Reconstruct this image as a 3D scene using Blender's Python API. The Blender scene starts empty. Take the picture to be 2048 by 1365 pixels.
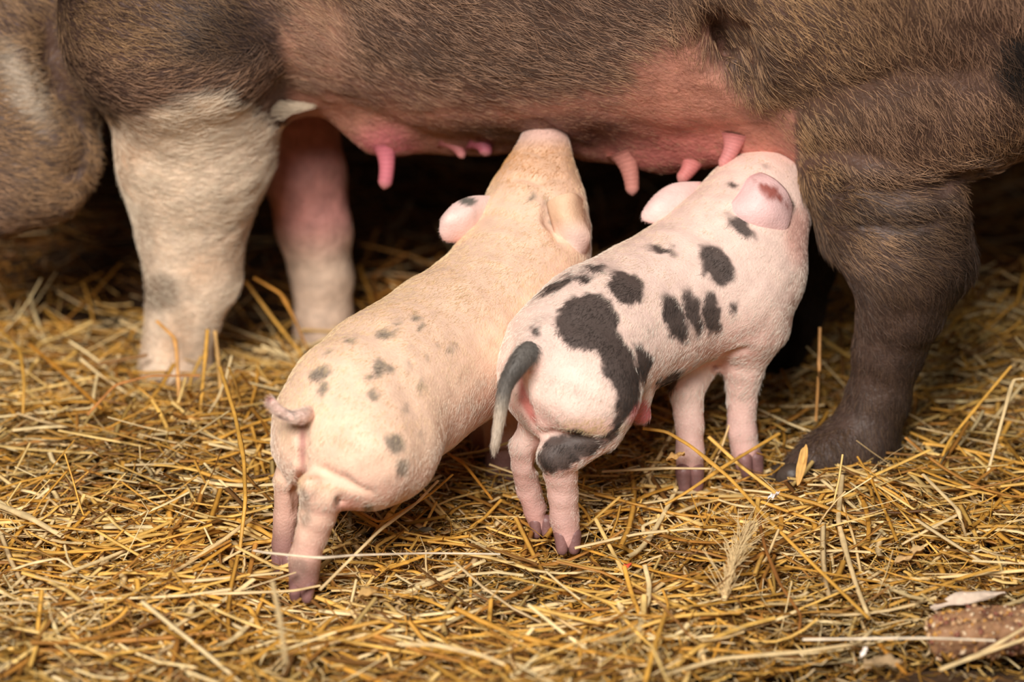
import bpy, math, random
import numpy as np
from mathutils import Vector

# ------------------------------------------------------------------ camera, world, lights
SC = bpy.context.scene
COL = SC.collection
CAM_H, PITCH, FPX = 1.0, math.radians(20.0), 85.0 / 36.0 * 2048
cam_data = bpy.data.cameras.new('camera')
cam_data.lens, cam_data.sensor_width = 85.0, 36.0
cam_data.clip_start = 0.05
cam_data.dof.use_dof = True
cam_data.dof.focus_distance = 2.36
cam_data.dof.aperture_fstop = 2.5
cam_data.dof.aperture_blades = 9
cam = bpy.data.objects.new('camera', cam_data)
cam.location = (0, 0, CAM_H)
cam.rotation_euler = (math.radians(90) - PITCH, 0, 0)
COL.objects.link(cam)
SC.camera = cam

world = bpy.data.worlds.new('barn_air')
world.use_nodes = True
bg = world.node_tree.nodes['Background']
bg.inputs[0].default_value = (1.0, 0.93, 0.85, 1)
bg.inputs[1].default_value = 0.02
SC.world = world


def area_light(name, loc, target, sx, sy, power, color):
    d = bpy.data.lights.new(name, 'AREA')
    d.shape, d.size, d.size_y, d.energy, d.color = 'RECTANGLE', sx, sy, power, color
    o = bpy.data.objects.new(name, d)
    o.location = loc
    o.rotation_euler = (Vector(target) - Vector(loc)).to_track_quat('-Z', 'Y').to_euler()
    COL.objects.link(o)
    return o


area_light('barn_opening_light', (-0.75, -0.55, 2.45), (0.0, 2.4, 0.1), 1.6, 1.1, 198, (1.0, 0.955, 0.90))
area_light('side_fill_light', (1.2, -0.4, 2.2), (0.1, 2.4, 0.15), 1.4, 1.2, 10, (1.0, 0.96, 0.92))  # added fill lamp, no such source in the barn
VS = SC.view_settings
VS.view_transform, VS.look, VS.gamma, VS.exposure, VS.use_curve_mapping = 'Standard', 'None', 1.0, 0.0, False

# ------------------------------------------------------------------ helpers
RNG = np.random.default_rng(11)
random.seed(5)
FWD = np.array([0, math.cos(PITCH), -math.sin(PITCH)])
UPV = np.array([0, math.sin(PITCH), math.cos(PITCH)])
EYE = np.array([0, 0, CAM_H])


def ray(px, py):
    return FWD + np.array([(px - 1024) / FPX, 0, 0]) - UPV * ((py - 682.5) / FPX)


def W(px, py, Y):
    d = ray(px, py)
    return EYE + d * (Y / d[1])


def WZ(px, py, z):
    d = ray(px, py)
    return EYE + d * ((z - CAM_H) / d[2])


def WR(px, py, Y, r):
    """a point and the real radius that r picture units have at its distance"""
    d = ray(px, py)
    t = Y / d[1]
    return EYE + d * t, r * t / FPX


def proj(P):
    q = P - EYE
    dep = q @ FWD
    return 1024 + FPX * q[:, 0] / dep, 682.5 - FPX * (q @ UPV) / dep


def srgb(r, g, b):
    c = np.array([r, g, b], float) / 255
    return np.where(c <= 0.04045, c / 12.92, ((c + 0.055) / 1.055) ** 2.4)


def sstep(a, b, x):
    t = np.clip((x - a) / (b - a), 0, 1)
    return t * t * (3 - 2 * t)


def mixc(A, B, f):
    f = np.asarray(f)[:, None]
    return A * (1 - f) + B * f


_NW = RNG.normal(size=(8, 3))
_NP = RNG.uniform(0, 6.28, 8)


def noise(P, scale, seed=0):
    """smooth pseudo noise in about -1..1"""
    s = np.zeros(len(P))
    for k in range(8):
        w = np.roll(_NW[k], seed)
        s += np.sin(P @ w * scale + _NP[(k + seed) % 8] + 1.7 * np.sin(P @ np.roll(w, 1) * scale * 0.7 + seed))
    return s / 4.0


def smin(a, b, k):
    h = np.clip(0.5 + 0.5 * (b - a) / k, 0, 1)
    return b * (1 - h) + a * h - k * h * (1 - h)


class Sdf:
    """smooth union of tapered capsules and ellipsoids, evaluated at any points"""

    def __init__(self):
        self.ops = []

    def cone(self, a, b, ra, rb, k=0.02):
        self.ops.append(('c', np.array(a, float), np.array(b, float), ra, rb, k))

    def chain(self, nodes, k=0.02, k0=None):
        """nodes: (px, py, Y, r in picture units)"""
        q = [WR(*n) for n in nodes]
        for i in range(len(q) - 1):
            self.cone(q[i][0], q[i + 1][0], q[i][1], q[i + 1][1], k0 if (i == 0 and k0) else k)

    def limb(self, nodes, k=0.02):
        """a leg: its pieces join without swelling at the joints"""
        q = [WR(*n) for n in nodes]
        self.ops.append(('l', q[0][0], q[-1][0], q, 0, k))

    def chainw(self, nodes, k=0.02):
        for (a, ra), (b, rb) in zip(nodes[:-1], nodes[1:]):
            self.cone(a, b, ra, rb, k)

    def ell(self, c, axes, radii, k=0.02):
        self.ops.append(('e', np.array(c, float), np.array(axes, float), np.array(radii, float), 0, k))

    def carve(self, a, b, ra, rb, k=0.01):
        self.ops.append(('x', np.array(a, float), np.array(b, float), ra, rb, k))

    def __call__(self, P):
        d = None
        for t, a, b, c, e, k in self.ops:
            if t == 'e':
                q = ((P - a) @ b.T).astype(P.dtype)
                k0 = np.sqrt(((q / c) ** 2).sum(1))
                k1 = np.sqrt(((q / c ** 2) ** 2).sum(1)) + 1e-9
                v = k0 * (k0 - 1) / k1
            elif t == 'l':
                v = None
                for (p, r0), (p2, r1) in zip(c[:-1], c[1:]):
                    ba = p2 - p
                    hh = np.clip(((P - p) @ ba) / (ba @ ba), 0, 1)
                    w = P - p - hh[:, None] * ba
                    w = np.sqrt((w * w).sum(1)) - (r0 + (r1 - r0) * hh)
                    v = w if v is None else smin(v, w, .0035)
            else:
                ba = b - a
                L = max(ba @ ba, 1e-12)
                h = np.clip(((P - a) @ ba) / L, 0, 1)
                q = P - a - h[:, None] * ba
                v = np.sqrt((q * q).sum(1)) - (c + (e - c) * h)
            if d is None:
                d = v
            elif t == 'x':
                d = -smin(-d, v, k)
            else:
                d = smin(d, v, k)
        return d

    def hit(self, px, py):
        d = ray(px, py)
        d = d / np.linalg.norm(d)
        t = 1.7
        for _ in range(90):
            v = float(self((EYE + d * t)[None])[0])
            if v < .0004:
                break
            t += .8 * v
        return EYE + d * t

    def groove(self, pts, r, k=.006, sink=0.0):
        """a fold in the surface along points given in the picture"""
        H = [self.hit(*p) for p in pts]
        ops = []
        for i in range(len(H) - 1):
            r0 = r * (.5 if i == 0 else 1)
            r1 = r * (.5 if i == len(H) - 2 else 1)
            ops.append((H[i], H[i + 1], r0, r1))
        for a, b, r0, r1 in ops:
            self.carve(a, b, r0, r1, k)

    def bounds(self, pad):
        lo, hi = [], []
        for t, a, b, c, e, k in self.ops:
            if t == 'x':
                continue
            if t == 'l':
                for p, r in c:
                    lo.append(p - r), hi.append(p + r)
            elif t == 'e':
                r = max(c)
                lo.append(a - r), hi.append(a + r)
            else:
                lo += [a - c, b - e]
                hi += [a + c, b + e]
        return np.min(lo, 0) - pad, np.max(hi, 0) + pad


def surface_nets(sdf, h, lo=None, hi=None):
    l, u = sdf.bounds(3 * h)
    lo = l if lo is None else np.maximum(l, lo)
    hi = u if hi is None else np.minimum(u, hi)
    n = np.ceil((hi - lo) / h).astype(int) + 1
    ax = [np.asarray(lo[i] + h * np.arange(n[i]), np.float32) for i in range(3)]
    F = np.empty(n, np.float32)
    B = 5
    nb = -(-n // B)
    cc = np.stack(np.meshgrid(*[lo[i] + h * (np.arange(nb[i]) * B + (B - 1) / 2) for i in range(3)], indexing='ij'), -1).astype(np.float32)
    D = sdf(cc.reshape(-1, 3)).reshape(nb)
    Db = np.repeat(np.repeat(np.repeat(D, B, 0), B, 1), B, 2)[:n[0], :n[1], :n[2]]
    F[:] = Db
    near = np.abs(Db) < h * B * 2.0
    I = np.nonzero(near)
    out = np.empty(len(I[0]), np.float32)
    for i in range(0, len(out), 200000):
        q = slice(i, i + 200000)
        out[q] = sdf(np.stack([ax[0][I[0][q]], ax[1][I[1][q]], ax[2][I[2][q]]], 1))
    F[near] = out
    F[0], F[-1], F[:, 0], F[:, -1], F[:, :, 0], F[:, :, -1] = [np.maximum(x, h * .2) for x in (F[0], F[-1], F[:, 0], F[:, -1], F[:, :, 0], F[:, :, -1])]
    S = F < 0
    cr = [(i, j, k) for i in (0, 1) for j in (0, 1) for k in (0, 1)]
    cnt = np.zeros(n - 1, np.int8)
    for i, j, k in cr:
        cnt += S[i:n[0] - 1 + i, j:n[1] - 1 + j, k:n[2] - 1 + k]
    act = (cnt > 0) & (cnt < 8)
    I, J, K = np.nonzero(act)
    idx = -np.ones(n - 1, np.int64)
    idx[act] = np.arange(len(I))
    pos, num = np.zeros((len(I), 3)), np.zeros(len(I))
    for a in cr:
        for d in range(3):
            if a[d]:
                continue
            b = list(a)
            b[d] = 1
            fa = F[I + a[0], J + a[1], K + a[2]]
            fb = F[I + b[0], J + b[1], K + b[2]]
            m = (fa < 0) != (fb < 0)
            t = np.where(m, fa / np.where(m, fa - fb, 1), 0)
            p = np.tile(np.array(a, float), (len(I), 1))
            p[:, d] += t
            pos[m] += p[m]
            num[m] += 1
    V = np.stack([I, J, K], 1) + pos / num[:, None]
    V = np.array(lo) + V * h
    quads = []
    for d in range(3):
        e, f = (d + 1) % 3, (d + 2) % 3
        sl0 = [slice(None)] * 3
        sl1 = [slice(None)] * 3
        sl0[d], sl1[d] = slice(0, -1), slice(1, None)
        ch = S[tuple(sl0)] != S[tuple(sl1)]
        A = np.stack(np.nonzero(ch), 1)
        A = A[(A[:, e] > 0) & (A[:, f] > 0) & (A[:, e] < n[e] - 1) & (A[:, f] < n[f] - 1)]
        c = []
        for oe, of in ((-1, -1), (0, -1), (0, 0), (-1, 0)):
            B = A.copy()
            B[:, e] += oe
            B[:, f] += of
            c.append(idx[B[:, 0], B[:, 1], B[:, 2]])
        Q = np.stack(c, 1)
        inside0 = S[A[:, 0], A[:, 1], A[:, 2]]
        Q = np.where(inside0[:, None], Q, Q[:, ::-1])
        quads.append(Q)
    return V, np.concatenate(quads)


def mesh_np(name, V, faces, mat=None, parent=None, col=None, smooth=True):
    """faces: (n,4) or (n,3) array; col: per vertex linear rgb"""
    me = bpy.data.meshes.new(name)
    k = faces.shape[1]
    me.vertices.add(len(V))
    me.vertices.foreach_set('co', np.asarray(V, np.float32).ravel())
    me.loops.add(faces.size)
    me.loops.foreach_set('vertex_index', faces.astype(np.int32).ravel())
    me.polygons.add(len(faces))
    me.polygons.foreach_set('loop_start', np.arange(0, faces.size, k, dtype=np.int32))
    me.update(calc_edges=True)
    me.validate()
    if smooth:
        me.polygons.foreach_set('use_smooth', np.ones(len(me.polygons), bool))
    if col is not None:
        a = me.attributes.new('col', 'FLOAT_COLOR', 'POINT')
        a.data.foreach_set('color', np.c_[col, np.ones(len(col))].astype(np.float32).ravel())
    if mat:
        me.materials.append(mat)
    o = bpy.data.objects.new(name, me)
    COL.objects.link(o)
    if parent:
        o.parent = parent
        o.matrix_parent_inverse.translation = -Vector(parent.location)
    return o


def vnormals(V, Q):
    n = np.cross(V[Q[:, 2]] - V[Q[:, 0]], V[Q[:, 3]] - V[Q[:, 1]])
    N = np.zeros_like(V)
    for i in range(4):
        np.add.at(N, Q[:, i], n)
    return N / (np.linalg.norm(N, axis=1, keepdims=True) + 1e-12)


def tag(o, label=None, cat=None, group=None, kind=None):
    for k, v in (('label', label), ('category', cat), ('group', group), ('kind', kind)):
        if v:
            o[k] = v
    return o


def empty(name, loc):
    o = bpy.data.objects.new(name, None)
    o.empty_display_size = 0.05
    o.location = loc
    COL.objects.link(o)
    return o


# ------------------------------------------------------------------ materials
def mat_attr(name, rough=0.6, bump=0.0, bscale=300.0, spec=0.3, var=0.0, vscale=40.0, sheen=0.0, sss=0.0):
    """surface colour comes from the 'col' attribute, with procedural mottling and relief"""
    m = bpy.data.materials.new(name)
    m.use_nodes = True
    nt = m.node_tree
    p = nt.nodes['Principled BSDF']
    p.inputs['Roughness'].default_value = rough
    p.inputs['Specular IOR Level'].default_value = spec
    if sheen:
        p.inputs['Sheen Weight'].default_value = sheen
    if sss:
        p.inputs['Subsurface Weight'].default_value = sss
        p.inputs['Subsurface Radius'].default_value = (1, .35, .2)
        p.inputs['Subsurface Scale'].default_value = .006
    at = nt.nodes.new('ShaderNodeAttribute')
    at.attribute_name = 'col'
    out = at.outputs['Color']
    tc = nt.nodes.new('ShaderNodeTexCoord')
    if var:
        no = nt.nodes.new('ShaderNodeTexNoise')
        no.inputs['Scale'].default_value = vscale
        no.inputs['Detail'].default_value = 4
        nt.links.new(tc.outputs['Object'], no.inputs['Vector'])
        mr = nt.nodes.new('ShaderNodeMapRange')
        mr.inputs['From Min'].default_value, mr.inputs['From Max'].default_value = .3, .7
        mr.inputs['To Min'].default_value, mr.inputs['To Max'].default_value = 1 - var, 1 + var
        nt.links.new(no.outputs['Fac'], mr.inputs['Value'])
        mx = nt.nodes.new('ShaderNodeVectorMath')
        mx.operation = 'SCALE'
        nt.links.new(out, mx.inputs[0])
        nt.links.new(mr.outputs['Result'], mx.inputs['Scale'])
        out = mx.outputs['Vector']
    nt.links.new(out, p.inputs['Base Color'])
    if bump:
        no = nt.nodes.new('ShaderNodeTexNoise')
        no.inputs['Scale'].default_value = bscale
        no.inputs['Detail'].default_value = 3
        nt.links.new(tc.outputs['Object'], no.inputs['Vector'])
        b = nt.nodes.new('ShaderNodeBump')
        b.inputs['Strength'].default_value = bump
        b.inputs['Distance'].default_value = .002
        nt.links.new(no.outputs['Fac'], b.inputs['Height'])
        nt.links.new(b.outputs['Normal'], p.inputs['Normal'])
    return m


def mat_plain(name, rgb, rough=0.6, bump=0.3, bscale=200.0, var=0.2, vscale=60.0):
    m = bpy.data.materials.new(name)
    m.use_nodes = True
    nt = m.node_tree
    p = nt.nodes['Principled BSDF']
    p.inputs['Roughness'].default_value = rough
    tc = nt.nodes.new('ShaderNodeTexCoord')
    no = nt.nodes.new('ShaderNodeTexNoise')
    no.inputs['Scale'].default_value = vscale
    no.inputs['Detail'].default_value = 5
    nt.links.new(tc.outputs['Object'], no.inputs['Vector'])
    cr = nt.nodes.new('ShaderNodeValToRGB')
    c = np.array(rgb)
    cr.color_ramp.elements[0].position, cr.color_ramp.elements[1].position = .3, .7
    cr.color_ramp.elements[0].color = (*(c * (1 - var)), 1)
    cr.color_ramp.elements[1].color = (*np.minimum(c * (1 + var), 1), 1)
    nt.links.new(no.outputs['Fac'], cr.inputs['Fac'])
    nt.links.new(cr.outputs['Color'], p.inputs['Base Color'])
    n2 = nt.nodes.new('ShaderNodeTexNoise')
    n2.inputs['Scale'].default_value = bscale
    nt.links.new(tc.outputs['Object'], n2.inputs['Vector'])
    b = nt.nodes.new('ShaderNodeBump')
    b.inputs['Strength'].default_value, b.inputs['Distance'].default_value = bump, .003
    nt.links.new(n2.outputs['Fac'], b.inputs['Height'])
    nt.links.new(b.outputs['Normal'], p.inputs['Normal'])
    return m


M_SKIN = mat_attr('pig_skin', .55, .35, 420, .3, .10, 60)
M_SOWSKIN = mat_attr('sow_skin', .55, 1.0, 190, .35, .2, 60)
M_HAIR = mat_attr('bristle', .5, spec=.35)
M_STRAW = mat_attr('straw', .5, .25, 500, .35, .16, 90)
M_CHAFF = mat_attr('chaff', .65, spec=.2, var=.15, vscale=120)
M_HOOF = mat_plain('hoof_horn', srgb(136, 98, 94), .45, .2, 300)
M_SHOOF = mat_plain('dark_hoof_horn', srgb(70, 58, 50), .5, .3, 200)
M_EYE = mat_plain('dark_eye', srgb(25, 18, 15), .12, 0, 10, 0)

# ------------------------------------------------------------------ the ground
def hgt(x, y):
    x, y = np.asarray(x, float), np.asarray(y, float)
    z = .007 * np.sin(9 * x + 2 * np.sin(5 * y)) + .006 * np.sin(11 * y + 3 * x + 1) + .004 * np.sin(23 * x - 17 * y)
    z = z + .030 * np.exp(-(((x + .20) / .13) ** 2 + ((y - 2.50) / .10) ** 2))      # heap before the far front leg
    z = z + .045 * np.exp(-(((x - .62) / .16) ** 2 + ((y - 2.70) / .22) ** 2))      # heap behind the hind leg
    z = z + .035 * np.exp(-(((x + .62) / .2) ** 2 + ((y - 3.0) / .3) ** 2))
    for fx, fy in ((-.198, 2.04), (-.225, 2.11), (.052, 2.145), (.028, 2.19), (.235, 2.315), (.178, 2.275)):           # trodden down by the small hooves
        z = z - .013 * np.exp(-(((x - fx) / .045) ** 2 + ((y - fy + .012) / .05) ** 2))
    z = z + .16 * sstep(3.2, 4.3, y) * (.8 + .2 * np.sin(3 * x))                    # straw banked up to the back wall
    return z


def bare(x, y):
    """1 where the dirt floor shows through the bedding"""
    a = np.exp(-(((x - .38 - 1.2 * (y - 1.9)) / .20) ** 2 + ((y - 1.868) / .092) ** 2) ** 2)
    b = .55 * np.exp(-(((x - .42) / .07) ** 2 + ((y - 2.13) / .05) ** 2))
    return np.clip(a + b, 0, 1)


def build_floor():
    xs, ys = np.linspace(-2.4, 2.4, 241), np.linspace(0.3, 5.2, 246)
    X, Y = np.meshgrid(xs, ys, indexing='ij')
    Z = hgt(X, Y) - .042 + .034 * bare(X, Y)
    V = np.stack([X, Y, Z], -1).reshape(-1, 3)
    i = np.arange(240)[:, None] * 246 + np.arange(245)[None]
    Q = np.stack([i, i + 246, i + 247, i + 1], -1).reshape(-1, 4)
    m = mat_plain('trodden_dirt', srgb(92, 66, 42), .8, .9, 90, .45, 35)
    o = mesh_np('floor', V, Q, m)
    tag(o, 'dark trodden dirt floor of the barn under the straw bedding', kind='structure')


def build_wall():
    m = mat_plain('old_boards', srgb(60, 44, 32), .8, .5, 30, .3, 8)
    def box(x0, x1, y0, y1, z0, z1):
        V = np.array([(x, y, z) for x in (x0, x1) for y in (y0, y1) for z in (z0, z1)])
        Q = np.array([(0, 1, 3, 2), (4, 6, 7, 5), (0, 4, 5, 1), (2, 3, 7, 6), (0, 2, 6, 4), (1, 5, 7, 3)])
        return V, Q
    V, Q = box(-2.4, 2.4, 5.06, 5.2, -.1, 2.6)  # unseen wall added behind everything to bound the light
    w = mesh_np('added_wall_back', V, Q, m, smooth=False)
    tag(w, 'unseen dark board wall added at the back to block light', kind='structure')
    for k in range(16):
        V, Q = box(-2.4 + .3 * k + .005, -2.1 + .3 * k - .005, 5.03 + .006 * (k % 3), 5.06, -.1, 2.6)
        mesh_np('plank', V, Q, m, parent=w, smooth=False)


build_floor()
build_wall()

# ------------------------------------------------------------------ the sow
SOW_O = np.array([.025, 2.612, 0])
SH, SN, SZ = np.array([-.938, .346, 0]), np.array([-.346, -.938, 0]), np.array([0, 0, 1.0])
S_AX = np.array([SH, SN, SZ])


def S(s, n, z):
    return SOW_O + s * SH + n * SN + z * SZ


FAR_FRONT = [(580, 170, 2.80, 74), (596, 250, 2.79, 76), (610, 350, 2.78, 78), (626, 450, 2.775, 72), (642, 550, 2.775, 58), (647, 640, 2.77, 53), (647, 700, 2.77, 60)]


def make_sow_sdf():
    f = Sdf()
    # barrel
    f.ell(S(.02, 0, .575), S_AX, (.62, .265, .285), .05)
    f.ell(S(.30, 0, .60), S_AX, (.34, .255, .26), .06)
    f.ell(S(-.36, 0, .60), S_AX, (.32, .25, .27), .06)
    # the row of udders
    for px, py, Y, r in ((775, 238, 2.585, 74), (900, 240, 2.60, 58), (985, 250, 2.575, 50), (1190, 258, 2.53, 55), (1320, 275, 2.49, 72), (1430, 265, 2.455, 60), (1525, 262, 2.44, 62)):
        c, q = WR(px, py, Y, r)
        f.ell(c, S_AX, (q * 1.25, q, q), .035)
        f.ell(c - SN * .17, S_AX, (q * 1.2, q, q * .9), .035)
    # near ham and shank
    c, q = WR(1800, 110, 2.43, 330)
    f.ell(c, S_AX, (q * 1.02, .155, q * .83), .007)
    c, q = WR(1990, 20, 2.42, 250)
    f.ell(c, S_AX, (q * 1.0, .15, q * 1.03), .03)
    f.chain([(1757, 335, 2.375, 160), (1785, 430, 2.365, 142), (1818, 515, 2.355, 122), (1806, 610, 2.355, 84), (1778, 700, 2.36, 63), (1754, 800, 2.36, 58), (1724, 880, 2.355, 64)], .016, .007)
    f.chain([(1722, 885, 2.355, 66), (1660, 915, 2.335, 52), (1602, 938, 2.32, 36)], .02)
    f.chain([(1722, 885, 2.355, 62), (1742, 950, 2.355, 50)], .02)
    # far hind leg
    off = -SN * .25 + SH * .155
    pts = [(1755, 250, 2.37, 175), (1783, 430, 2.36, 130), (1815, 515, 2.35, 100), (1806, 610, 2.35, 84), (1778, 700, 2.355, 68), (1752, 800, 2.36, 64), (1722, 880, 2.355, 66)]
    f.chainw([(WR(*p)[0] + off, WR(*p)[1]) for p in pts], .02)
    # near shoulder and front leg
    c, q = WR(345, 40, 2.535, 225)
    f.ell(c, S_AX, (q * 1.02, .115, q * 1.0), .022)
    f.chain([(395, 215, 2.60, 170), (392, 300, 2.61, 152), (386, 355, 2.62, 131), (384, 450, 2.63, 106), (386, 545, 2.63, 90), (368, 640, 2.63, 66), (352, 720, 2.63, 64), (346, 785, 2.63, 74)], .02, .05)
    # far front leg
    f.chain(FAR_FRONT, .02)
    # neck, head, jowl
    f.cone(S(.50, 0, .60), S(.78, .02, .47), .235, .21, .04)
    f.cone(S(.78, .02, .44), S(.98, .03, .33), .19, .14, .05)
    f.cone(S(.98, .03, .32), S(1.16, .03, .20), .12, .08, .04)
    f.chain([(10, 60, 2.66, 190), (40, 230, 2.63, 150), (58, 318, 2.62, 132), (-60, 380, 2.62, 110)], .02, .018)
    # folds
    f.groove([(88, 50), (96, 110), (112, 165), (150, 210), (196, 250)], .010, .02)
    f.groove([(1590, 350), (1680, 372), (1780, 385), (1880, 378), (1935, 350)], .006, .014)
    f.groove([(1650, 440), (1760, 455), (1880, 440)], .003, .014)
    f.groove([(60, 330), (120, 350), (165, 345)], .004, .015)
    f.groove([(150, 235), (165, 300), (150, 350)], .004, .015)
    f.groove([(1420, 40), (1440, 75), (1462, 125), (1484, 175)], .026, .012)
    for a, b in ((1430, 48), (1437, 64), (1444, 80), (1450, 93), (1456, 106)):
        h = f.hit(a, b)
        f.carve(h - FWD * .01, h + FWD * .022, .0065, .004, .012)
    f.groove([(1050, 240), (1085, 243), (1130, 275), (1160, 300)], .004, .008)
    f.groove([(940, 268), (985, 300)], .005, .01)
    f.groove([(1185, 268), (1215, 300)], .004, .012)
    return f


BROWN, BROWN_D, MAUVE = srgb(90, 66, 54), srgb(54, 38, 32), srgb(106, 82, 78)
PINK, PINKD, WHITE, GREY = srgb(206, 140, 122), srgb(190, 105, 105), srgb(232, 205, 180), srgb(112, 100, 92)


def line_y(px, pts):
    a = np.array(pts, float)
    return np.interp(px, a[:, 0], a[:, 1])


FAR_SDF = Sdf()
FAR_SDF.chain(FAR_FRONT, .02)


def sow_pigment(P, N):
    """skin colour by place on the body, some leg shade painted in; also the share of white hair and of bare skin"""
    px, py = proj(P)
    n = (P - SOW_O) @ SN
    s = (P - SOW_O) @ SH
    near = n > -.02
    j = 14 * noise(P, 45) + 8 * noise(P, 110, 2)
    C = np.tile(BROWN, (len(P), 1))
    C = mixc(C, MAUVE, .35 * sstep(-.4, .6, noise(P, 14, 1)))
    C = mixc(C, BROWN_D, .5 * sstep(.1, .9, noise(P, 9, 3)))
    # dark cloud on the shoulder, dark spot on the ham
    C = mixc(C, srgb(62, 52, 50), near * .8 * sstep(1.2, .5, np.hypot((px - 440) / 130, (py - 70) / 95)))
    C = mixc(C, srgb(35, 32, 32), near * sstep(1.15, .8, np.hypot((px - 2040) / 55, (py - 120 + j) / 65)))
    # udder and belly skin
    by = line_y(px, [(500, 230), (580, 200), (630, 165), (660, 150), (720, 165), (800, 185), (900, 200), (1000, 205), (1080, 195), (1150, 165), (1230, 140), (1300, 95), (1390, 60), (1440, 95), (1500, 200), (1700, 330)])
    legx = ((s > -.34) & (s < .46) & (P[:, 2] > .16) & (px > 575) & (px < 1590) & (n < .25)) | ((n < 0) & (s > -.3) & (s < .3) & (P[:, 2] > .2) & (P[:, 2] < .42))
    belly = sstep(-55, 70, py - by + 1.5 * j) * legx
    belly = np.maximum(belly, (n < .02) * (s > -.34) * (s < .3) * sstep(.42, .38, P[:, 2]) * (P[:, 2] > .22))
    shade = sstep(-.5, .7, noise(P, 22, 4))
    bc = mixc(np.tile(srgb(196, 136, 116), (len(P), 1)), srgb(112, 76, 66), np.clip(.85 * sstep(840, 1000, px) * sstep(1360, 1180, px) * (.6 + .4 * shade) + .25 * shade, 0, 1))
    bc = mixc(bc, srgb(190, 118, 108), sstep(265, 325, py) * .6)
    bc = mixc(bc, srgb(198, 108, 114), sstep(95, 30, np.hypot(px - 770, (py - 300) * 1.2)) * .8)
    bc = mixc(bc, srgb(182, 104, 96), sstep(150, 40, np.hypot((px - 1370) * .8, (py - 320) * 1.3)) * .8)
    C = mixc(C, bc, belly)
    # white near front leg
    ly = line_y(px, [(150, 250), (205, 232), (300, 205), (420, 186), (510, 180), (550, 158), (575, 140), (640, 205)])
    leg = near * (px < 625) * (px > 196) * sstep(-10, 24, py - ly + j * .8) * ((s > .25) & (P[:, 2] < .45) & (n > .0))
    dfar = FAR_SDF(P)
    isfar = sstep(.016, .006, dfar) * (P[:, 1] > 2.70)
    leg = leg * (1 - isfar)
    wl = mixc(np.tile(srgb(246, 222, 198), (len(P), 1)), srgb(206, 160, 118), .6 * sstep(.0, .9, noise(P, 26, 5)))
    wl = mixc(wl, srgb(110, 85, 65), .85 * sstep(1.2, .5, np.hypot((px - 322) / 45, (py - 585) / 45)))
    wl = mixc(wl, srgb(140, 110, 85), .5 * sstep(1.2, .4, np.hypot((px - 285) / 28, (py - 520) / 130)))
    wl = mixc(wl, srgb(214, 162, 116), .6 * sstep(1.2, .3, np.hypot((px - 265) / 60, (py - 270) / 60)))
    C = mixc(C, wl, leg)
    # pale armpit
    arm = near * sstep(1.15, .6, np.hypot((px - 625) / 70, (py - 70) / 110)) * (belly < .8) * (px > 560)
    C = mixc(C, srgb(196, 146, 122), arm * .8)
    # far front leg pink
    fl = isfar * (P[:, 2] < .42)
    fc = mixc(np.tile(srgb(200, 138, 128), (len(P), 1)), srgb(214, 184, 160), sstep(.16, .09, P[:, 2]))
    fc = mixc(fc, srgb(110, 75, 65), .6 * sstep(560, 530, px) * sstep(340, 420, py))
    C = mixc(C, fc, fl * 1.0)
    # grey snout side / jowl
    jl = near * (px < 205) * sstep(120, 200, py + (px - 60) * -.5) * (s > .4)
    C = mixc(C, srgb(112, 94, 86), jl * .75)
    jw = near * (px < 130) * sstep(1.2, .4, np.hypot((px - 20 - (py - 150) * .45) / 42, (py - 170) / 110))
    C = mixc(C, srgb(196, 178, 158), jw * .8 * (s > .4))
    # far hind leg painted near-black for shade; then the near shank
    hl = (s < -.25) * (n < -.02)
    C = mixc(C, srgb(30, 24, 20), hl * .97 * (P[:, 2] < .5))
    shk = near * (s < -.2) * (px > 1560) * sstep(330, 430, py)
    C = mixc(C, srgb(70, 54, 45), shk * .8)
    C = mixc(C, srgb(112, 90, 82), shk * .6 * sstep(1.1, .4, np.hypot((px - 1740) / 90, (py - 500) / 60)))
    C = mixc(C, srgb(40, 32, 27), shk * .75 * sstep(-40, 60, px - line_y(py, [(400, 1960), (520, 1890), (620, 1850), (700, 1800), (900, 1760)])))  # shade on the shank's right side painted into the colour
    white = np.maximum(np.maximum(leg, jw * .5), fl * .6)
    return C, white, np.maximum(belly, fl * .9)


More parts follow.
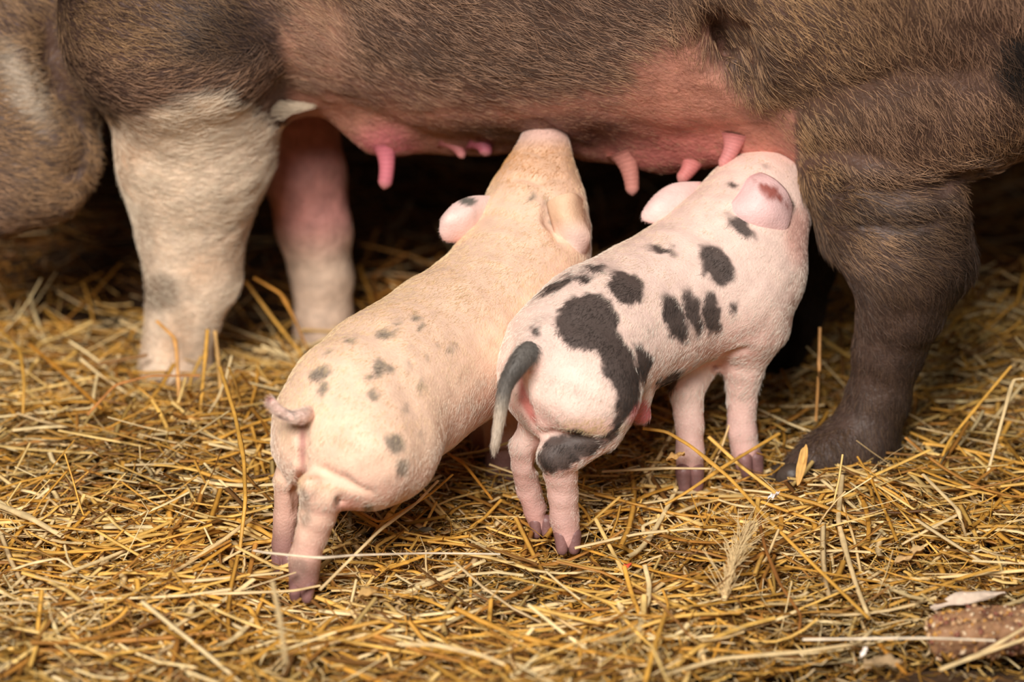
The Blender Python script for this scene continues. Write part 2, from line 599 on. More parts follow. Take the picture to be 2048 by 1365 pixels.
def make_fur(name, V, Q, N, parent, count, dens, flow, length, rad, color, lift, wig, rng, mat=M_HAIR, K=5, root_tone=.75):
    T = np.concatenate([Q[:, [0, 1, 2]], Q[:, [0, 2, 3]]])
    A = np.linalg.norm(np.cross(V[T[:, 1]] - V[T[:, 0]], V[T[:, 2]] - V[T[:, 0]]), axis=1)
    w = A * dens[T].mean(1)
    cs = np.cumsum(w)
    t = np.searchsorted(cs, rng.uniform(0, cs[-1], count))
    t = np.minimum(t, len(T) - 1)
    b = rng.dirichlet((1, 1, 1), count)
    tri = T[t]
    mixv = lambda a: (a[tri] * (b[:, :, None] if a.ndim == 2 else b)).sum(1)
    P, n = mixv(V), mixv(N)
    n /= np.linalg.norm(n, axis=1, keepdims=True)
    d = flow(P, n)
    d = d + .25 * rng.normal(size=d.shape) * wig
    d -= (d * n).sum(1, keepdims=True) * n
    d /= np.linalg.norm(d, axis=1, keepdims=True) + 1e-9
    L = length(P, mixv) * rng.uniform(.6, 1.25, count)
    lf = lift * rng.uniform(.5, 1.6, count)
    side = np.cross(n, d)
    curl = rng.normal(size=count) * .18 * wig
    pts = np.empty((count, K, 3))
    for k in range(K):
        u = k / (K - 1)
        pts[:, k] = P - .0006 * n + L[:, None] * (u * d + ((lf * (u - .42 * u * u)))[:, None] * n + (curl * u * u)[:, None] * side)
    cu = bpy.data.hair_curves.new(name)
    cu.add_curves([K] * count)
    cu.attributes['position'].data.foreach_set('vector', pts.astype(np.float32).ravel())
    ra = cu.attributes.get('radius') or cu.attributes.new('radius', 'FLOAT', 'POINT')
    prof = np.array([1, .95, .85, .6, .15])[:K]
    ra.data.foreach_set('value', (rad(P, mixv)[:, None] * prof).astype(np.float32).ravel())
    a = cu.attributes.new('col', 'FLOAT_COLOR', 'POINT')     # depth of the coat painted in: roots darker than tips
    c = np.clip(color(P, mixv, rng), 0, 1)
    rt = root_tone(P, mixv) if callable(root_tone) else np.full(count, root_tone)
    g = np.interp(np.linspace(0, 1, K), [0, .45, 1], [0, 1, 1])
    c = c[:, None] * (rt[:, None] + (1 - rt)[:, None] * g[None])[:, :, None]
    a.data.foreach_set('color', np.concatenate([np.clip(c, 0, 1), np.ones((count, K, 1))], 2).astype(np.float32).ravel())
    cu.materials.append(mat)
    o = bpy.data.objects.new(name, cu)
    COL.objects.link(o)
    o.parent = parent
    o.matrix_parent_inverse.translation = -Vector(parent.location)
    o['kind'] = 'stuff'
    return o


def lathe(path, radii, nseg=14, squash=None):
    """tube along path with given radii, closed at both ends"""
    path = np.array(path, float)
    V, Q = [], []
    m = len(path)
    T = np.gradient(path, axis=0)
    ref = np.array([.3, .9, .2])
    for i in range(m):
        t = T[i] / np.linalg.norm(T[i])
        u = np.cross(t, ref)
        u /= np.linalg.norm(u)
        v = np.cross(t, u)
        ref = v if False else ref
        for k in range(nseg):
            a = 2 * math.pi * k / nseg
            V.append(path[i] + radii[i] * (math.cos(a) * u + math.sin(a) * v * (squash or 1)))
    for i in range(m - 1):
        for k in range(nseg):
            k2 = (k + 1) % nseg
            Q.append((i * nseg + k, i * nseg + k2, (i + 1) * nseg + k2, (i + 1) * nseg + k))
    return np.array(V), np.array(Q)


def resample(pts, n):
    """smooth curve through points"""
    p = np.array(pts, float)
    m = len(p)
    t = np.linspace(0, m - 1 - 1e-9, n)
    i = t.astype(int)
    f = (t - i)[:, None]
    p0, p1, p2, p3 = p[np.maximum(i - 1, 0)], p[i], p[np.minimum(i + 1, m - 1)], p[np.minimum(i + 2, m - 1)]
    return .5 * (2 * p1 + (p2 - p0) * f + (2 * p0 - 5 * p1 + 4 * p2 - p3) * f ** 2 + (3 * p1 - p0 - 3 * p2 + p3) * f ** 3)


def patch(name, rows, thick, mat, parent, colf, nu=20, nv=20):
    """an ear: a smooth sheet through rows of (px, py, Y), with thickness and a rounded rim"""
    R = np.array([[W(*q) for q in r] for r in rows])
    A = np.stack([resample(R[i], nv) for i in range(len(R))])
    A = np.stack([resample(A[:, j], nu) for j in range(nv)], 1)
    du, dv = np.gradient(A, axis=0), np.gradient(A, axis=1)
    n = np.cross(du, dv)
    n /= np.linalg.norm(n, axis=-1, keepdims=True) + 1e-12
    if (n.reshape(-1, 3).mean(0) @ FWD) > 0:
        n = -n
    U, Vv = np.meshgrid(np.linspace(0, 1, nu), np.linspace(0, 1, nv), indexing='ij')
    edge = np.minimum(np.minimum(Vv, 1 - Vv), (1 - U) * 1.0)
    th = thick * (.25 + .75 * np.clip(edge * 7, 0, 1) ** .5)
    F, B = A + n * th[..., None] * .5, A - n * th[..., None] * .5
    V = np.concatenate([F.reshape(-1, 3), B.reshape(-1, 3)])
    i = np.arange(nu - 1)[:, None] * nv + np.arange(nv - 1)[None]
    q = np.stack([i, i + nv, i + nv + 1, i + 1], -1).reshape(-1, 4)
    o2 = nu * nv
    q2 = q[:, ::-1] + o2
    rim = []
    for a in range(nu - 1):
        for e in (0, nv - 1):
            rim.append((a * nv + e, (a + 1) * nv + e, (a + 1) * nv + e + o2, a * nv + e + o2))
    for b in range(nv - 1):
        for e in (0, nu - 1):
            rim.append((e * nv + b, e * nv + b + 1, e * nv + b + 1 + o2, e * nv + b + o2))
    Q = np.concatenate([q, q2, np.array(rim)])
    uv = np.concatenate([np.stack([U, Vv], -1).reshape(-1, 2)] * 2)
    side = np.repeat([1, -1], nu * nv)
    C = colf(V, uv, side)
    o = mesh_np(name, V, Q, mat, parent, C)
    Nf = np.concatenate([n.reshape(-1, 3), -n.reshape(-1, 3)])
    return o, V, np.concatenate([q, q2]), Nf, C


def build_sow():
    f = make_sow_sdf()
    V, Q = surface_nets(f, .007)
    N = vnormals(V, Q)
    # soft sags and folds of the skin
    V = V + N * (.0022 * noise(V, 38, 6) + .0010 * noise(V, 95, 1))[:, None]
    N = vnormals(V, Q)
    C, white, barek = sow_pigment(V, N)
    root = empty('sow', S(0, 0, 0))
    tag(root, 'big brown bristly sow with a white front leg, standing over two piglets', 'sow')
    body = mesh_np('body', V, Q, M_SOWSKIN, root, C)
    px, py = proj(V)
    infr = sstep(-420, -60, px) * sstep(2470, 2110, px) * sstep(-420, -60, py) * .88 + .12
    facing = sstep(.45, -.1, (N * (V - EYE) / np.linalg.norm(V - EYE, axis=1, keepdims=True)).sum(1)) * .85 + .15
    pit = sstep(1.2, .7, np.hypot((px - 1445 - (py - 80) * .5) / 18, (py - 80) / 36)) * (px < 1520)
    dens = infr * facing * (1 - .1 * barek) * (1 - .2 * pit)
    s_ = (V - SOW_O) @ SH

    def flow(P, n):
        px, py = proj(P)
        s = (P - SOW_O) @ SH
        d = np.tile(-SH * .8 + np.array([0, 0, -.45]), (len(P), 1))
        low = sstep(.36, .20, P[:, 2])
        d = mixc(d, np.array([0, 0, -1.0]), low * .8)
        fl = (s > .22) & (P[:, 2] < .42) & ((P - SOW_O) @ SN > 0)      # hair swirls backwards round the front leg
        d = np.where(fl[:, None], -SH * .9 + np.array([0, 0, -.35]) * sstep(.42, .1, P[:, 2])[:, None], d)
        ham = (s < -.22) * sstep(.22, .34, P[:, 2])
        d = mixc(d, -SH * .46 + np.array([0, 0, -.88]), ham)
        hock = (s < -.22) * sstep(.37, .33, P[:, 2]) * sstep(.20, .28, P[:, 2])
        d = mixc(d, -SH * .9 + np.array([0, 0, -.35]), hock)
        d = d + .22 * np.stack([noise(P, 14, 1), noise(P, 16, 2), noise(P, 16, 3)], 1)
        d = d + .13 * np.stack([noise(P, 60, 4), noise(P, 60, 5), noise(P, 60, 6)], 1)
        return d

    def tuftzone(P):      # short hair where the long tuft grows
        px, py = proj(P)
        return sstep(1.3, .7, np.hypot((px - 560) / 42, (py - 222) / 50)) * ((P - SOW_O) @ SN > .02)

    def UC(P):      # one number per hair: which hairs of the mixed coat are tan
        v = np.sin(P @ np.array([12989.8, 78233.1, 37719.7])) * 43758.5453
        return v - np.floor(v)

    def RW(P):
        u = UC(P)
        return np.where(u < .40, .00034, .00020)

    def length(P, mv):
        return .021 * (1 - .62 * mv(barek)) * (1 - .35 * sstep(.26, .16, P[:, 2])) * (1 - .2 * mv(white)) * (1 - .75 * tuftzone(P))

    def rad(P, mv):
        return RW(P) * (1 - .5 * mv(barek)) * (1 - .25 * mv(white))

    def color(P, mv, rng):
        c = mv(C)
        u = UC(P)
        tan = mixc(np.tile(srgb(194, 152, 108), (len(P), 1)), srgb(180, 140, 112), sstep(-.3, .6, noise(P, 11, 2))) * (.75 + .5 * rng.uniform(size=(len(P), 1)))
        clump = .5 + .5 * noise(P, 70, 2)
        brown = mixc(c * .7, tan, np.where(u < .25 + .3 * clump, .85, .12))
        low = ((P - SOW_O) @ SH < -.2) * sstep(.34, .20, P[:, 2])
        brown = mixc(brown, c * .9, low * .55)
        darkspot = sstep(.09, .03, c.sum(1) / 3)
        brown = mixc(brown, c * .7, darkspot * .8)
        wh = srgb(255, 238, 212) * (.66 + .45 * rng.uniform(size=(len(P), 1)))
        cw = mixc(brown, mixc(wh, c, np.full(len(P), .3)), mv(white))
        bk = mixc(c * .7, srgb(190, 144, 112), np.where(u < .35, .7, .0))
        return mixc(cw, bk, mv(barek) * (1 - mv(white)))

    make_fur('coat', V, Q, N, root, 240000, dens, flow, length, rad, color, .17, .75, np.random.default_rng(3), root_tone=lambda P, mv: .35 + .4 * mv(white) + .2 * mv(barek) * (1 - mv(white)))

    # elbow tuft of long pale hair
    rng = np.random.default_rng(8)
    base, tip = f.hit(540, 214) + np.array([0, .006, 0]), W(634, 207, f.hit(540, 214)[1] + .012)
    nT, K = 380, 8
    st = base + rng.normal(size=(nT, 3)) * np.array([.006, .003, .0065])
    u = np.linspace(0, 1, K)[None, :, None]
    en = tip + (st - base) * .12 + rng.normal(size=(nT, 3)) * .0015 - np.array([.022, 0, 0]) * rng.uniform(0, 1, (nT, 1)) ** 1.5
    mid = base + (tip - base) * u
    pts = mid + (st - base)[:, None] * (1 - u) ** 1.5 + (en - tip)[:, None] * u + np.array([0, 0, -.004]) * (4 * u * (1 - u))
    cu = bpy.data.hair_curves.new('elbow_tuft')
    cu.add_curves([K] * nT)
    cu.attributes['position'].data.foreach_set('vector', pts.astype(np.float32).ravel())
    ra = cu.attributes.get('radius') or cu.attributes.new('radius', 'FLOAT', 'POINT')
    ra.data.foreach_set('value', np.tile(np.linspace(.00024, .00006, K), nT).astype(np.float32))
    a = cu.attributes.new('col', 'FLOAT_COLOR', 'POINT')
    cc = srgb(240, 218, 190) * rng.uniform(.6, 1.1, (nT, 1, 1)) * np.linspace(.7, 1.0, K)[None, :, None]  # roots darkened in colour to match the shaded leg fur
    a.data.foreach_set('color', np.concatenate([np.clip(cc, 0, 1), np.ones((nT, K, 1))], 2).astype(np.float32).ravel())
    cu.materials.append(M_HAIR)
    o = bpy.data.objects.new('elbow_tuft', cu)
    COL.objects.link(o)
    o.parent = root
    o.matrix_parent_inverse.translation = -Vector(root.location)
    tag(o, 'pale pointed tuft of hair at the elbow', kind='stuff')

    # teats
    def teat(bx, by, tx, ty, Y, r0, r1, rgb, lab=None):
        h = f.hit(bx, by)
        Y = min(h[1], Y + .05) + .004
        a, q0 = WR(bx, by, Y, r0)
        b, q1 = WR(tx, ty, Y - .006, r1)
        a = a + FWD * .006 + SZ * .006
        n = 26
        u = np.linspace(0, 1, n)
        path = a + (b - a) * u[:, None]
        path[:, 0] += .003 * np.sin(u * 3)
        r = q0 * .75 * np.exp(-u * 6) + q0 + (q1 - q0) * u ** .7
        r = r * (1 + .035 * np.sin(u * 62) * (u < .85))
        r[-4:] *= np.array([.93, .8, .55, .08])
        Vt, Qt = lathe(path, r, 16)
        Ct = np.tile(srgb(*rgb), (len(Vt), 1)) * (1 - .12 * np.sin(np.repeat(u, 16) * 62))[:, None]
        Ct = mixc(Ct, srgb(222, 160, 150), .5 * sstep(.75, 1, np.repeat(u, 16)))
        o = mesh_np('teat', Vt, Qt, M_SKIN, root, Ct)
        if lab:
            o['label'] = lab
    teat(769, 298, 767, 379, 2.575, 17, 14, (202, 112, 122), 'long smooth pink teat nearest the front leg')
    teat(893, 284, 926, 317, 2.585, 17, 8, (196, 120, 118))
    teat(958, 288, 970, 312, 2.565, 20, 11, (190, 104, 118))
    teat(1246, 310, 1264, 392, 2.50, 22, 13, (190, 125, 112), 'wrinkled hanging teat between the two piglets')
    teat(1388, 325, 1356, 364, 2.462, 22, 12, (198, 118, 112))
    teat(1470, 282, 1440, 337, 2.42, 20, 12, (198, 126, 122), 'wrinkled teat touching the spotted piglet')
    # hooves (mostly sunk in the bedding)
    off_far = -SN * .25 + SH * .155

    def hoof(px, py, Y, r):
        c, q = WR(px, py, Y, r)
        for sg in (-1, 1):
            h = Sdf()
            d = SN * sg * q * .45
            h.cone(c + d + SH * q * .2, c + d + SH * q * 1.25 - SZ * q * .35, q * .55, q * .25, .01)
            v, qq = surface_nets(h, .006)
            mesh_np('hoof', v, qq, M_SHOOF, root)
    hoof(1600, 945, 2.31, 50)
    hoof(345, 790, 2.60, 62)
    hoof(645, 720, 2.71, 58)
    c = WR(1722, 900, 2.355, 50)[0] + off_far
    for sg in (-1, 1):
        h = Sdf()
        h.cone(c + SN * sg * .012 + SZ * -.01, c + SN * sg * .012 + SH * .045 - SZ * .02, .018, .009, .01)
        v, qq = surface_nets(h, .006)
        mesh_np('hoof', v, qq, M_SHOOF, root)
    # ear and snout, outside the picture at the head end
    e = Sdf()
    e.ell(S(.88, .20, .52), np.array([SH * .7 - SZ * .7, SN, SH * .7 + SZ * .7]), (.11, .012, .07), .01)
    v, qq = surface_nets(e, .008)
    mesh_np('ear', v, qq, M_SOWSKIN, root, np.tile(BROWN, (len(v), 1)))
    e = Sdf()
    e.cone(S(1.21, .03, .165), S(1.23, .03, .152), .055, .055, .01)
    v, qq = surface_nets(e, .008)
    mesh_np('snout', v, qq, M_SKIN, root, np.tile(PINK * .8, (len(v), 1)))
    return f


# ------------------------------------------------------------------ the piglets
def poly_sd(px, py, pts):
    """signed distance in the pattern plane to a polygon, negative inside"""
    p = np.array(pts, float)
    d = np.full(len(px), 1e9)
    ins = np.zeros(len(px), bool)
    for a, b in zip(p, np.roll(p, -1, 0)):
        e = b - a
        wx, wy = px - a[0], py - a[1]
        t = np.clip((wx * e[0] + wy * e[1]) / (e @ e), 0, 1)
        d = np.minimum(d, np.hypot(wx - t * e[0], wy - t * e[1]))
        c = (a[1] > py) != (b[1] > py)
        with np.errstate(divide='ignore', invalid='ignore'):
            x = a[0] + (py - a[1]) * e[0] / (e[1] if e[1] else 1e-9)
        ins ^= c & (px < x)
    return np.where(ins, -d, d)


def ell_sd(px, py, cx, cy, rx, ry, deg):
    a = math.radians(deg)
    x, y = px - cx, py - cy
    u, v = x * math.cos(a) + y * math.sin(a), -x * math.sin(a) + y * math.cos(a)
    return (np.hypot(u / rx, v / ry) - 1) * min(rx, ry)


def Z(scale, ox, oy, *pts):
    return [(x / scale + ox, y / scale + oy) for x, y in pts]


def spot_field(P, N, spots, soft, jit):
    px, py = proj(P)
    px = px + jit * noise(P, 260, 1)
    py = py + jit * noise(P, 260, 3)
    v = P - EYE
    v /= np.linalg.norm(v, axis=1, keepdims=True)
    face = sstep(.05, -.08, (v * N).sum(1))
    m = np.zeros(len(P))
    for s in spots:
        strength = s[0]
        sd = ell_sd(px, py, *s[1]) if len(s[1]) == 5 and not isinstance(s[1][0], tuple) else poly_sd(px, py, s[1])
        m = np.maximum(m, strength * sstep(soft, -soft, sd))
    return m * face


def zell(scale, ox, oy, cx, cy, rx, ry, deg):
    return (cx / scale + ox, cy / scale + oy, rx / scale, ry / scale, deg)


SPOTS_B = []
_z = lambda *e: SPOTS_B.append((1.0, zell(2.625, 950, 280, *e)))
SPOTS_B.append((1.0, Z(2.625, 950, 280, (415, 950), (440, 880), (490, 835), (560, 805), (640, 805), (720, 845), (755, 920), (755, 1000), (800, 1080), (845, 1160), (865, 1240), (870, 1330), (800, 1330), (760, 1275), (690, 1250), (655, 1180), (625, 1095), (560, 1105), (480, 1065), (430, 1010))))
SPOTS_B.append((1.0, Z(2.844, 960, 650, (690, 190), (800, 130), (860, 200), (905, 300), (912, 380), (890, 450), (830, 545), (770, 625), (690, 670), (650, 640), (740, 600), (780, 500), (795, 370), (735, 315))))
_z(800, 775, 112, 78, 38)
_z(1265, 655, 130, 76, 52)
_z(1050, 935, 140, 54, 68)
_z(1145, 905, 128, 44, 76)
_z(1245, 905, 108, 48, 80)
_z(1358, 880, 36, 18, 90)
_z(975, 578, 72, 24, 10)
_z(430, 765, 120, 24, -28)
_z(575, 722, 62, 22, -5)
_z(640, 672, 66, 20, 6)
_z(1400, 460, 92, 30, 38)
_z(1357, 240, 24, 18, 20)
_z(320, 1010, 26, 30, 0)
_z(1025, 1270, 92, 38, -36)
_z(1655, 345, 26, 18, 60)
SPOTS_B.append((1.0, Z(2.625, 950, 280, (838, 1065), (900, 1100), (945, 1175), (905, 1240), (885, 1295), (850, 1220))))
SPOTS_B.append((1.0, Z(2.844, 960, 650, (318, 745), (365, 675), (450, 625), (560, 590), (660, 650), (735, 655), (700, 690), (600, 760), (470, 835), (370, 838))))
SPOTS_B.append((.75, zell(2.844, 960, 650, 400, 780, 40, 50, 30)))
SPOTS_B.append((.5, zell(2.625, 950, 280, 1530, 140, 22, 12, 0)))
SPOTS_B.append((.7, zell(2.844, 960, 650, 245, 235, 14, 40, 20)))
SPOTS_B.append((.6, zell(2.844, 960, 650, 195, 240, 50, 110, 22)))

SPOTS_A = []
for e in ((595, 155, 47, 24, -10), (725, 80, 25, 16, 10), (755, 120, 12, 17, 0), (440, 180, 22, 10, -20), (650, 95, 11, 6, 0), (645, 127, 9, 7, 0), (340, 230, 18, 7, -20),
          (315, 322, 45, 30, -12), (320, 387, 28, 26, 0), (565, 298, 32, 36, 0), (608, 306, 20, 26, 0), (520, 342, 18, 19, 0), (545, 418, 22, 28, 0), (640, 630, 52, 38, 32),
          (675, 735, 26, 40, 0), (385, 885, 14, 12, 0)):
    SPOTS_A.append((.9, zell(2.2, 500, 600, *e)))
for e in ((835, 205, 12, 18, 0), (895, 215, 18, 26, 0), (710, 285, 10, 20, 0), (750, 385, 18, 32, 0), (755, 600, 6, 14, 0), (700, 200, 5, 10, 0), (780, 250, 8, 14, 0), (685, 480, 8, 18, 0), (240, 870, 22, 50, 0), (250, 960, 25, 40, 0)):
    SPOTS_A.append((.55, zell(2.2, 500, 600, *e)))
SPOTS_A.append((1.0, (1107, 436, 34, 6, 72)))  # dark crease at the ear opening painted into the colour
SPOTS_A.append((1.0, zell(2.2, 500, 600, 525, 915, 24, 12, -5)))
SPOTS_A.append((.9, zell(2.73, 520, 150, 1490, 660, 19, 14, 10)))
SPOTS_A.append((.35, zell(2.2, 500, 600, 215, 1180, 40, 50, 0)))


def sdf_a():
    f = Sdf()
    f.chain([(698, 812, 2.13, 116), (728, 812, 2.145, 144), (800, 768, 2.195, 150), (900, 700, 2.26, 146), (1000, 620, 2.325, 138), (1050, 525, 2.375, 118), (1070, 440, 2.405, 94), (1074, 395, 2.42, 84)], .03)
    f.chain([(1074, 395, 2.42, 78), (1082, 340, 2.44, 60), (1089, 294, 2.46, 43), (1092, 256, 2.480, 32)], .016)
    f.chain([(735, 905, 2.085, 118), (765, 900, 2.10, 112)], .03)
    f.chain([(642, 898, 2.10, 88), (660, 862, 2.11, 92)], .03)
    f.chain([(592, 890, 2.125, 44), (612, 850, 2.12, 60)], .02)
    # near hind leg
    f.limb([(722, 930, 2.075, 74), (644, 990, 2.05, 42), (636, 1030, 2.05, 37), (624, 1070, 2.05, 33), (609, 1120, 2.05, 32), (607, 1158, 2.05, 29)], .012)
    f.limb([(642, 978, 2.045, 38), (624, 970, 2.038, 26)], .010)
    # far hind leg
    f.limb([(604, 900, 2.135, 46), (576, 962, 2.12, 28), (571, 1030, 2.125, 24), (567, 1090, 2.125, 23), (566, 1120, 2.125, 22)], .007)
    # front legs
    f.limb([(1015, 720, 2.335, 70), (1010, 820, 2.34, 44), (1006, 900, 2.345, 36), (1003, 960, 2.345, 32)], .02)
    f.limb([(955, 700, 2.37, 70), (972, 820, 2.38, 42), (978, 890, 2.385, 34), (978, 940, 2.385, 30)], .02)
    # creases under the tail, between the legs and across the thigh
    f.groove([(607, 846), (604, 880), (601, 915), (606, 945)], .0055, .007)
    f.groove([(598, 925), (604, 950), (596, 985), (594, 1020)], .005, .006)
    f.groove([(612, 948), (645, 943), (690, 962), (740, 985)], .0022, .008)
    f.groove([(680, 1000), (700, 1030)], .003, .008)
    f.groove([(1098, 408), (1106, 440), (1118, 475)], .008, .010)
    f.groove([(1035, 352), (1075, 362), (1120, 352)], .0015, .008)
    f.groove([(1050, 300), (1085, 308), (1122, 298)], .0015, .006)
    return f


def sdf_b():
    f = Sdf()
    f.chain([(1122, 752, 2.185, 116), (1140, 725, 2.205, 128), (1205, 670, 2.25, 134), (1300, 622, 2.30, 132), (1410, 560, 2.345, 136), (1478, 480, 2.372, 118), (1515, 412, 2.40, 94), (1545, 385, 2.425, 80)], .03)
    f.chain([(1545, 385, 2.425, 74), (1590, 352, 2.455, 56), (1622, 335, 2.475, 42)], .03)
    f.chain([(1178, 792, 2.155, 100), (1160, 815, 2.165, 82)], .03)
    f.chain([(1480, 590, 2.335, 108), (1500, 560, 2.345, 104)], .03)
    # hind legs
    f.limb([(1180, 850, 2.15, 62), (1140, 890, 2.142, 42), (1117, 914, 2.14, 36), (1122, 945, 2.145, 33), (1126, 990, 2.15, 30), (1129, 1035, 2.155, 29), (1134, 1074, 2.155, 27)], .012)
    f.limb([(1200, 862, 2.15, 40), (1150, 897, 2.14, 34), (1106, 910, 2.134, 28)], .012)
    f.limb([(1090, 850, 2.19, 50), (1047, 893, 2.185, 28), (1049, 930, 2.19, 27), (1057, 980, 2.20, 24), (1070, 1020, 2.205, 23), (1080, 1048, 2.205, 22)], .012)
    # front legs
    f.limb([(1502, 660, 2.33, 70), (1488, 730, 2.33, 42), (1484, 800, 2.335, 30), (1484, 860, 2.335, 29), (1495, 922, 2.335, 28)], .022)
    f.limb([(1400, 690, 2.35, 56), (1373, 780, 2.31, 35), (1379, 850, 2.30, 28), (1381, 905, 2.295, 28), (1380, 950, 2.295, 27)], .014)
    # root of the tail
    f.chain([(1080, 690, 2.16, 40), (1045, 718, 2.125, 20)], .02)
    # sheath
    f.chain([(1270, 800, 2.215, 34), (1282, 828, 2.215, 20)], .015)
    # creases
    f.groove([(1046, 745), (1042, 775), (1052, 815), (1064, 850)], .003, .010)
    f.groove([(1080, 868), (1110, 872), (1160, 876), (1205, 880)], .0035, .007)
    f.groove([(1078, 880), (1076, 930), (1086, 985), (1094, 1030)], .004, .006)
    f.groove([(1440, 740), (1455, 712), (1490, 700)], .002, .010)
    f.groove([(1425, 765), (1430, 735)], .004, .008)
    return f


def piglet(root, f, colorer, fl_head, count, seed, hoofs, eyes, snout):
    V, Q = surface_nets(f, .0028)
    N = vnormals(V, Q)
    V = V + N * (.0006 * noise(V, 120, 2))[:, None]
    C, spot, tone = colorer(V, N)
    mesh_np('body', V, Q, M_SKIN, root, C)
    facing = sstep(.4, -.1, (N * (V - EYE) / np.linalg.norm(V - EYE, axis=1, keepdims=True)).sum(1)) * .8 + .2
    dens = facing

    def flow(P, n):
        d = np.tile(-fl_head * .75 + np.array([0, 0, -.75]), (len(P), 1))
        d = mixc(d, np.array([0, 0, -1.0]) - fl_head * .15, sstep(.12, .06, P[:, 2]))
        d = mixc(d, -fl_head + np.array([0, 0, -.15]), sstep(.5, .9, n[:, 2]) * .7)
        d = d + .22 * np.stack([noise(P, 30, 1), noise(P, 30, 2), noise(P, 30, 3)], 1)
        return d + .12 * np.stack([noise(P, 110, 4), noise(P, 110, 5), noise(P, 110, 6)], 1)

    def color(P, mv, rng):
        n = mv(N)
        c, sp, tn = colorer(P, n / np.linalg.norm(n, axis=1, keepdims=True))
        sp = (sp > rng.uniform(.15, .85, len(P))) * np.minimum(1, sp * 1.3)
        base = tn * rng.uniform(.66, 1.12, (len(P), 1))
        dk = srgb(58, 50, 46) * rng.uniform(.6, 1.3, (len(P), 1))
        return mixc(base, dk, np.clip(sp, 0, 1))

    length = lambda P, mv: .0070 * (1 + .25 * noise(P, 12, 3)) * (1 - .4 * sstep(.11, .07, P[:, 2])) * (1 - .75 * sstep(.026, .012, P[:, 2]))
    rad = lambda P, mv: np.full(len(P), .000115)
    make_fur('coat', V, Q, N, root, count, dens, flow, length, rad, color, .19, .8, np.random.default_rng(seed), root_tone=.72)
    for px, py, Y, r, h in hoofs:
        c, q = WR(px, py, Y, r)
        d = np.array([h[0], h[1], 0.0])
        d /= np.linalg.norm(d)
        sd = np.array([d[1], -d[0], 0])
        for sg in (-1, 1):
            t = Sdf()
            a = c + sd * sg * q * .42
            t.cone(a + SZ * q * .6, a + d * q * .35 - SZ * q * .35, q * .56, q * .42, .01)
            v, qq = surface_nets(t, .0022)
            mesh_np('hoof', v, qq, M_HOOF, root)
    for px, py, Y in eyes:
        t = Sdf()
        t.cone(W(px, py, Y), W(px, py + 2, Y), .0048, .0048, .01)
        v, qq = surface_nets(t, .0014)
        mesh_np('eye', v, qq, M_EYE, root)
    a, b = snout
    t = Sdf()
    ab = (b[0] - a[0]) / np.linalg.norm(b[0] - a[0])
    t.cone(b[0] + ab * b[1] * .6, b[0] + ab * b[1] * .95, b[1] * .82, b[1] * .8, .01)
    t.carve(b[0] + ab * b[1] * 1.3 + np.array([.006, 0, 0]), b[0] + ab * b[1] * 2.2 + np.array([.006, 0, 0]), .0022, .0022, .003)
    t.carve(b[0] + ab * b[1] * 1.3 - np.array([.006, 0, 0]), b[0] + ab * b[1] * 2.2 - np.array([.006, 0, 0]), .0022, .0022, .003)
    v, qq = surface_nets(t, .0022)
    mesh_np('snout', v, qq, M_SKIN, root, np.tile(srgb(205, 160, 150), (len(v), 1)))
    return V, Q, N


def short_fur_on(name, V, Q, N, C, parent, count, L, d0, seed, lift=.3):
    make_fur(name, V, Q, N, parent, count, np.ones(len(V)), lambda P, n: np.tile(np.array(d0, float), (len(P), 1)) + .2 * np.stack([noise(P, 60, 1), noise(P, 60, 2), noise(P, 60, 3)], 1),
             lambda P, mv: np.full(len(P), L), lambda P, mv: np.full(len(P), .00009),
             lambda P, mv, rng: mv(C) * rng.uniform(.85, 1.2, (len(P), 1)), lift, 1.0, np.random.default_rng(seed))


CREAM, GOLD, ROSE = srgb(240, 212, 176), srgb(222, 176, 116), srgb(238, 205, 192)
DARK = srgb(52, 44, 41)


def color_a(P, N):
    px, py = proj(P)
    up = N[:, 2]
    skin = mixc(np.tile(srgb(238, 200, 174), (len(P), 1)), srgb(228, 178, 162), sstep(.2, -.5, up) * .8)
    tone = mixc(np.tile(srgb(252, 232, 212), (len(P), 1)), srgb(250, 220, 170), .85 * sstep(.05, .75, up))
    head = sstep(50, -40, py - 362) * (P[:, 1] > 2.3)
    tone = mixc(tone, srgb(218, 162, 98), head * .95 * sstep(1.3, .5, np.abs(px - 1060) / 90 + .0))
    skin = mixc(skin, srgb(222, 170, 128), head * .5)
    sn = sstep(305, 265, py) * (P[:, 1] > 2.38)
    tone = mixc(tone, srgb(232, 205, 190), sn)
    skin = mixc(skin, srgb(226, 185, 170), sn)
    leg = sstep(.11, .04, P[:, 2])
    skin = mixc(skin, srgb(220, 172, 158), leg * .7)
    low = sstep(.05, .02, P[:, 2])
    skin = mixc(skin, srgb(138, 98, 94), low * .8)
    tone = mixc(tone, srgb(180, 138, 126), low * .85)
    # bare reddish skin under the tail
    v = sstep(1.3, .3, np.hypot((px - 605) / 9, (py - 895) / 60)) * (P[:, 1] < 2.15)
    skin = mixc(skin, srgb(172, 112, 106), v * .8)
    tone = mixc(tone, srgb(176, 122, 114), v * .6)
    v = sstep(1.2, .4, np.hypot((px - 700) / 38, (py - 1018) / 26)) * (P[:, 1] < 2.15)
    skin = mixc(skin, srgb(220, 156, 142), v * .7)
    tone = mixc(tone, srgb(230, 180, 164), v * .6)
    sp = spot_field(P, N, SPOTS_A, 5.5, 6.0)
    return mixc(skin, srgb(112, 106, 94), sp * .9), sp * .85, tone


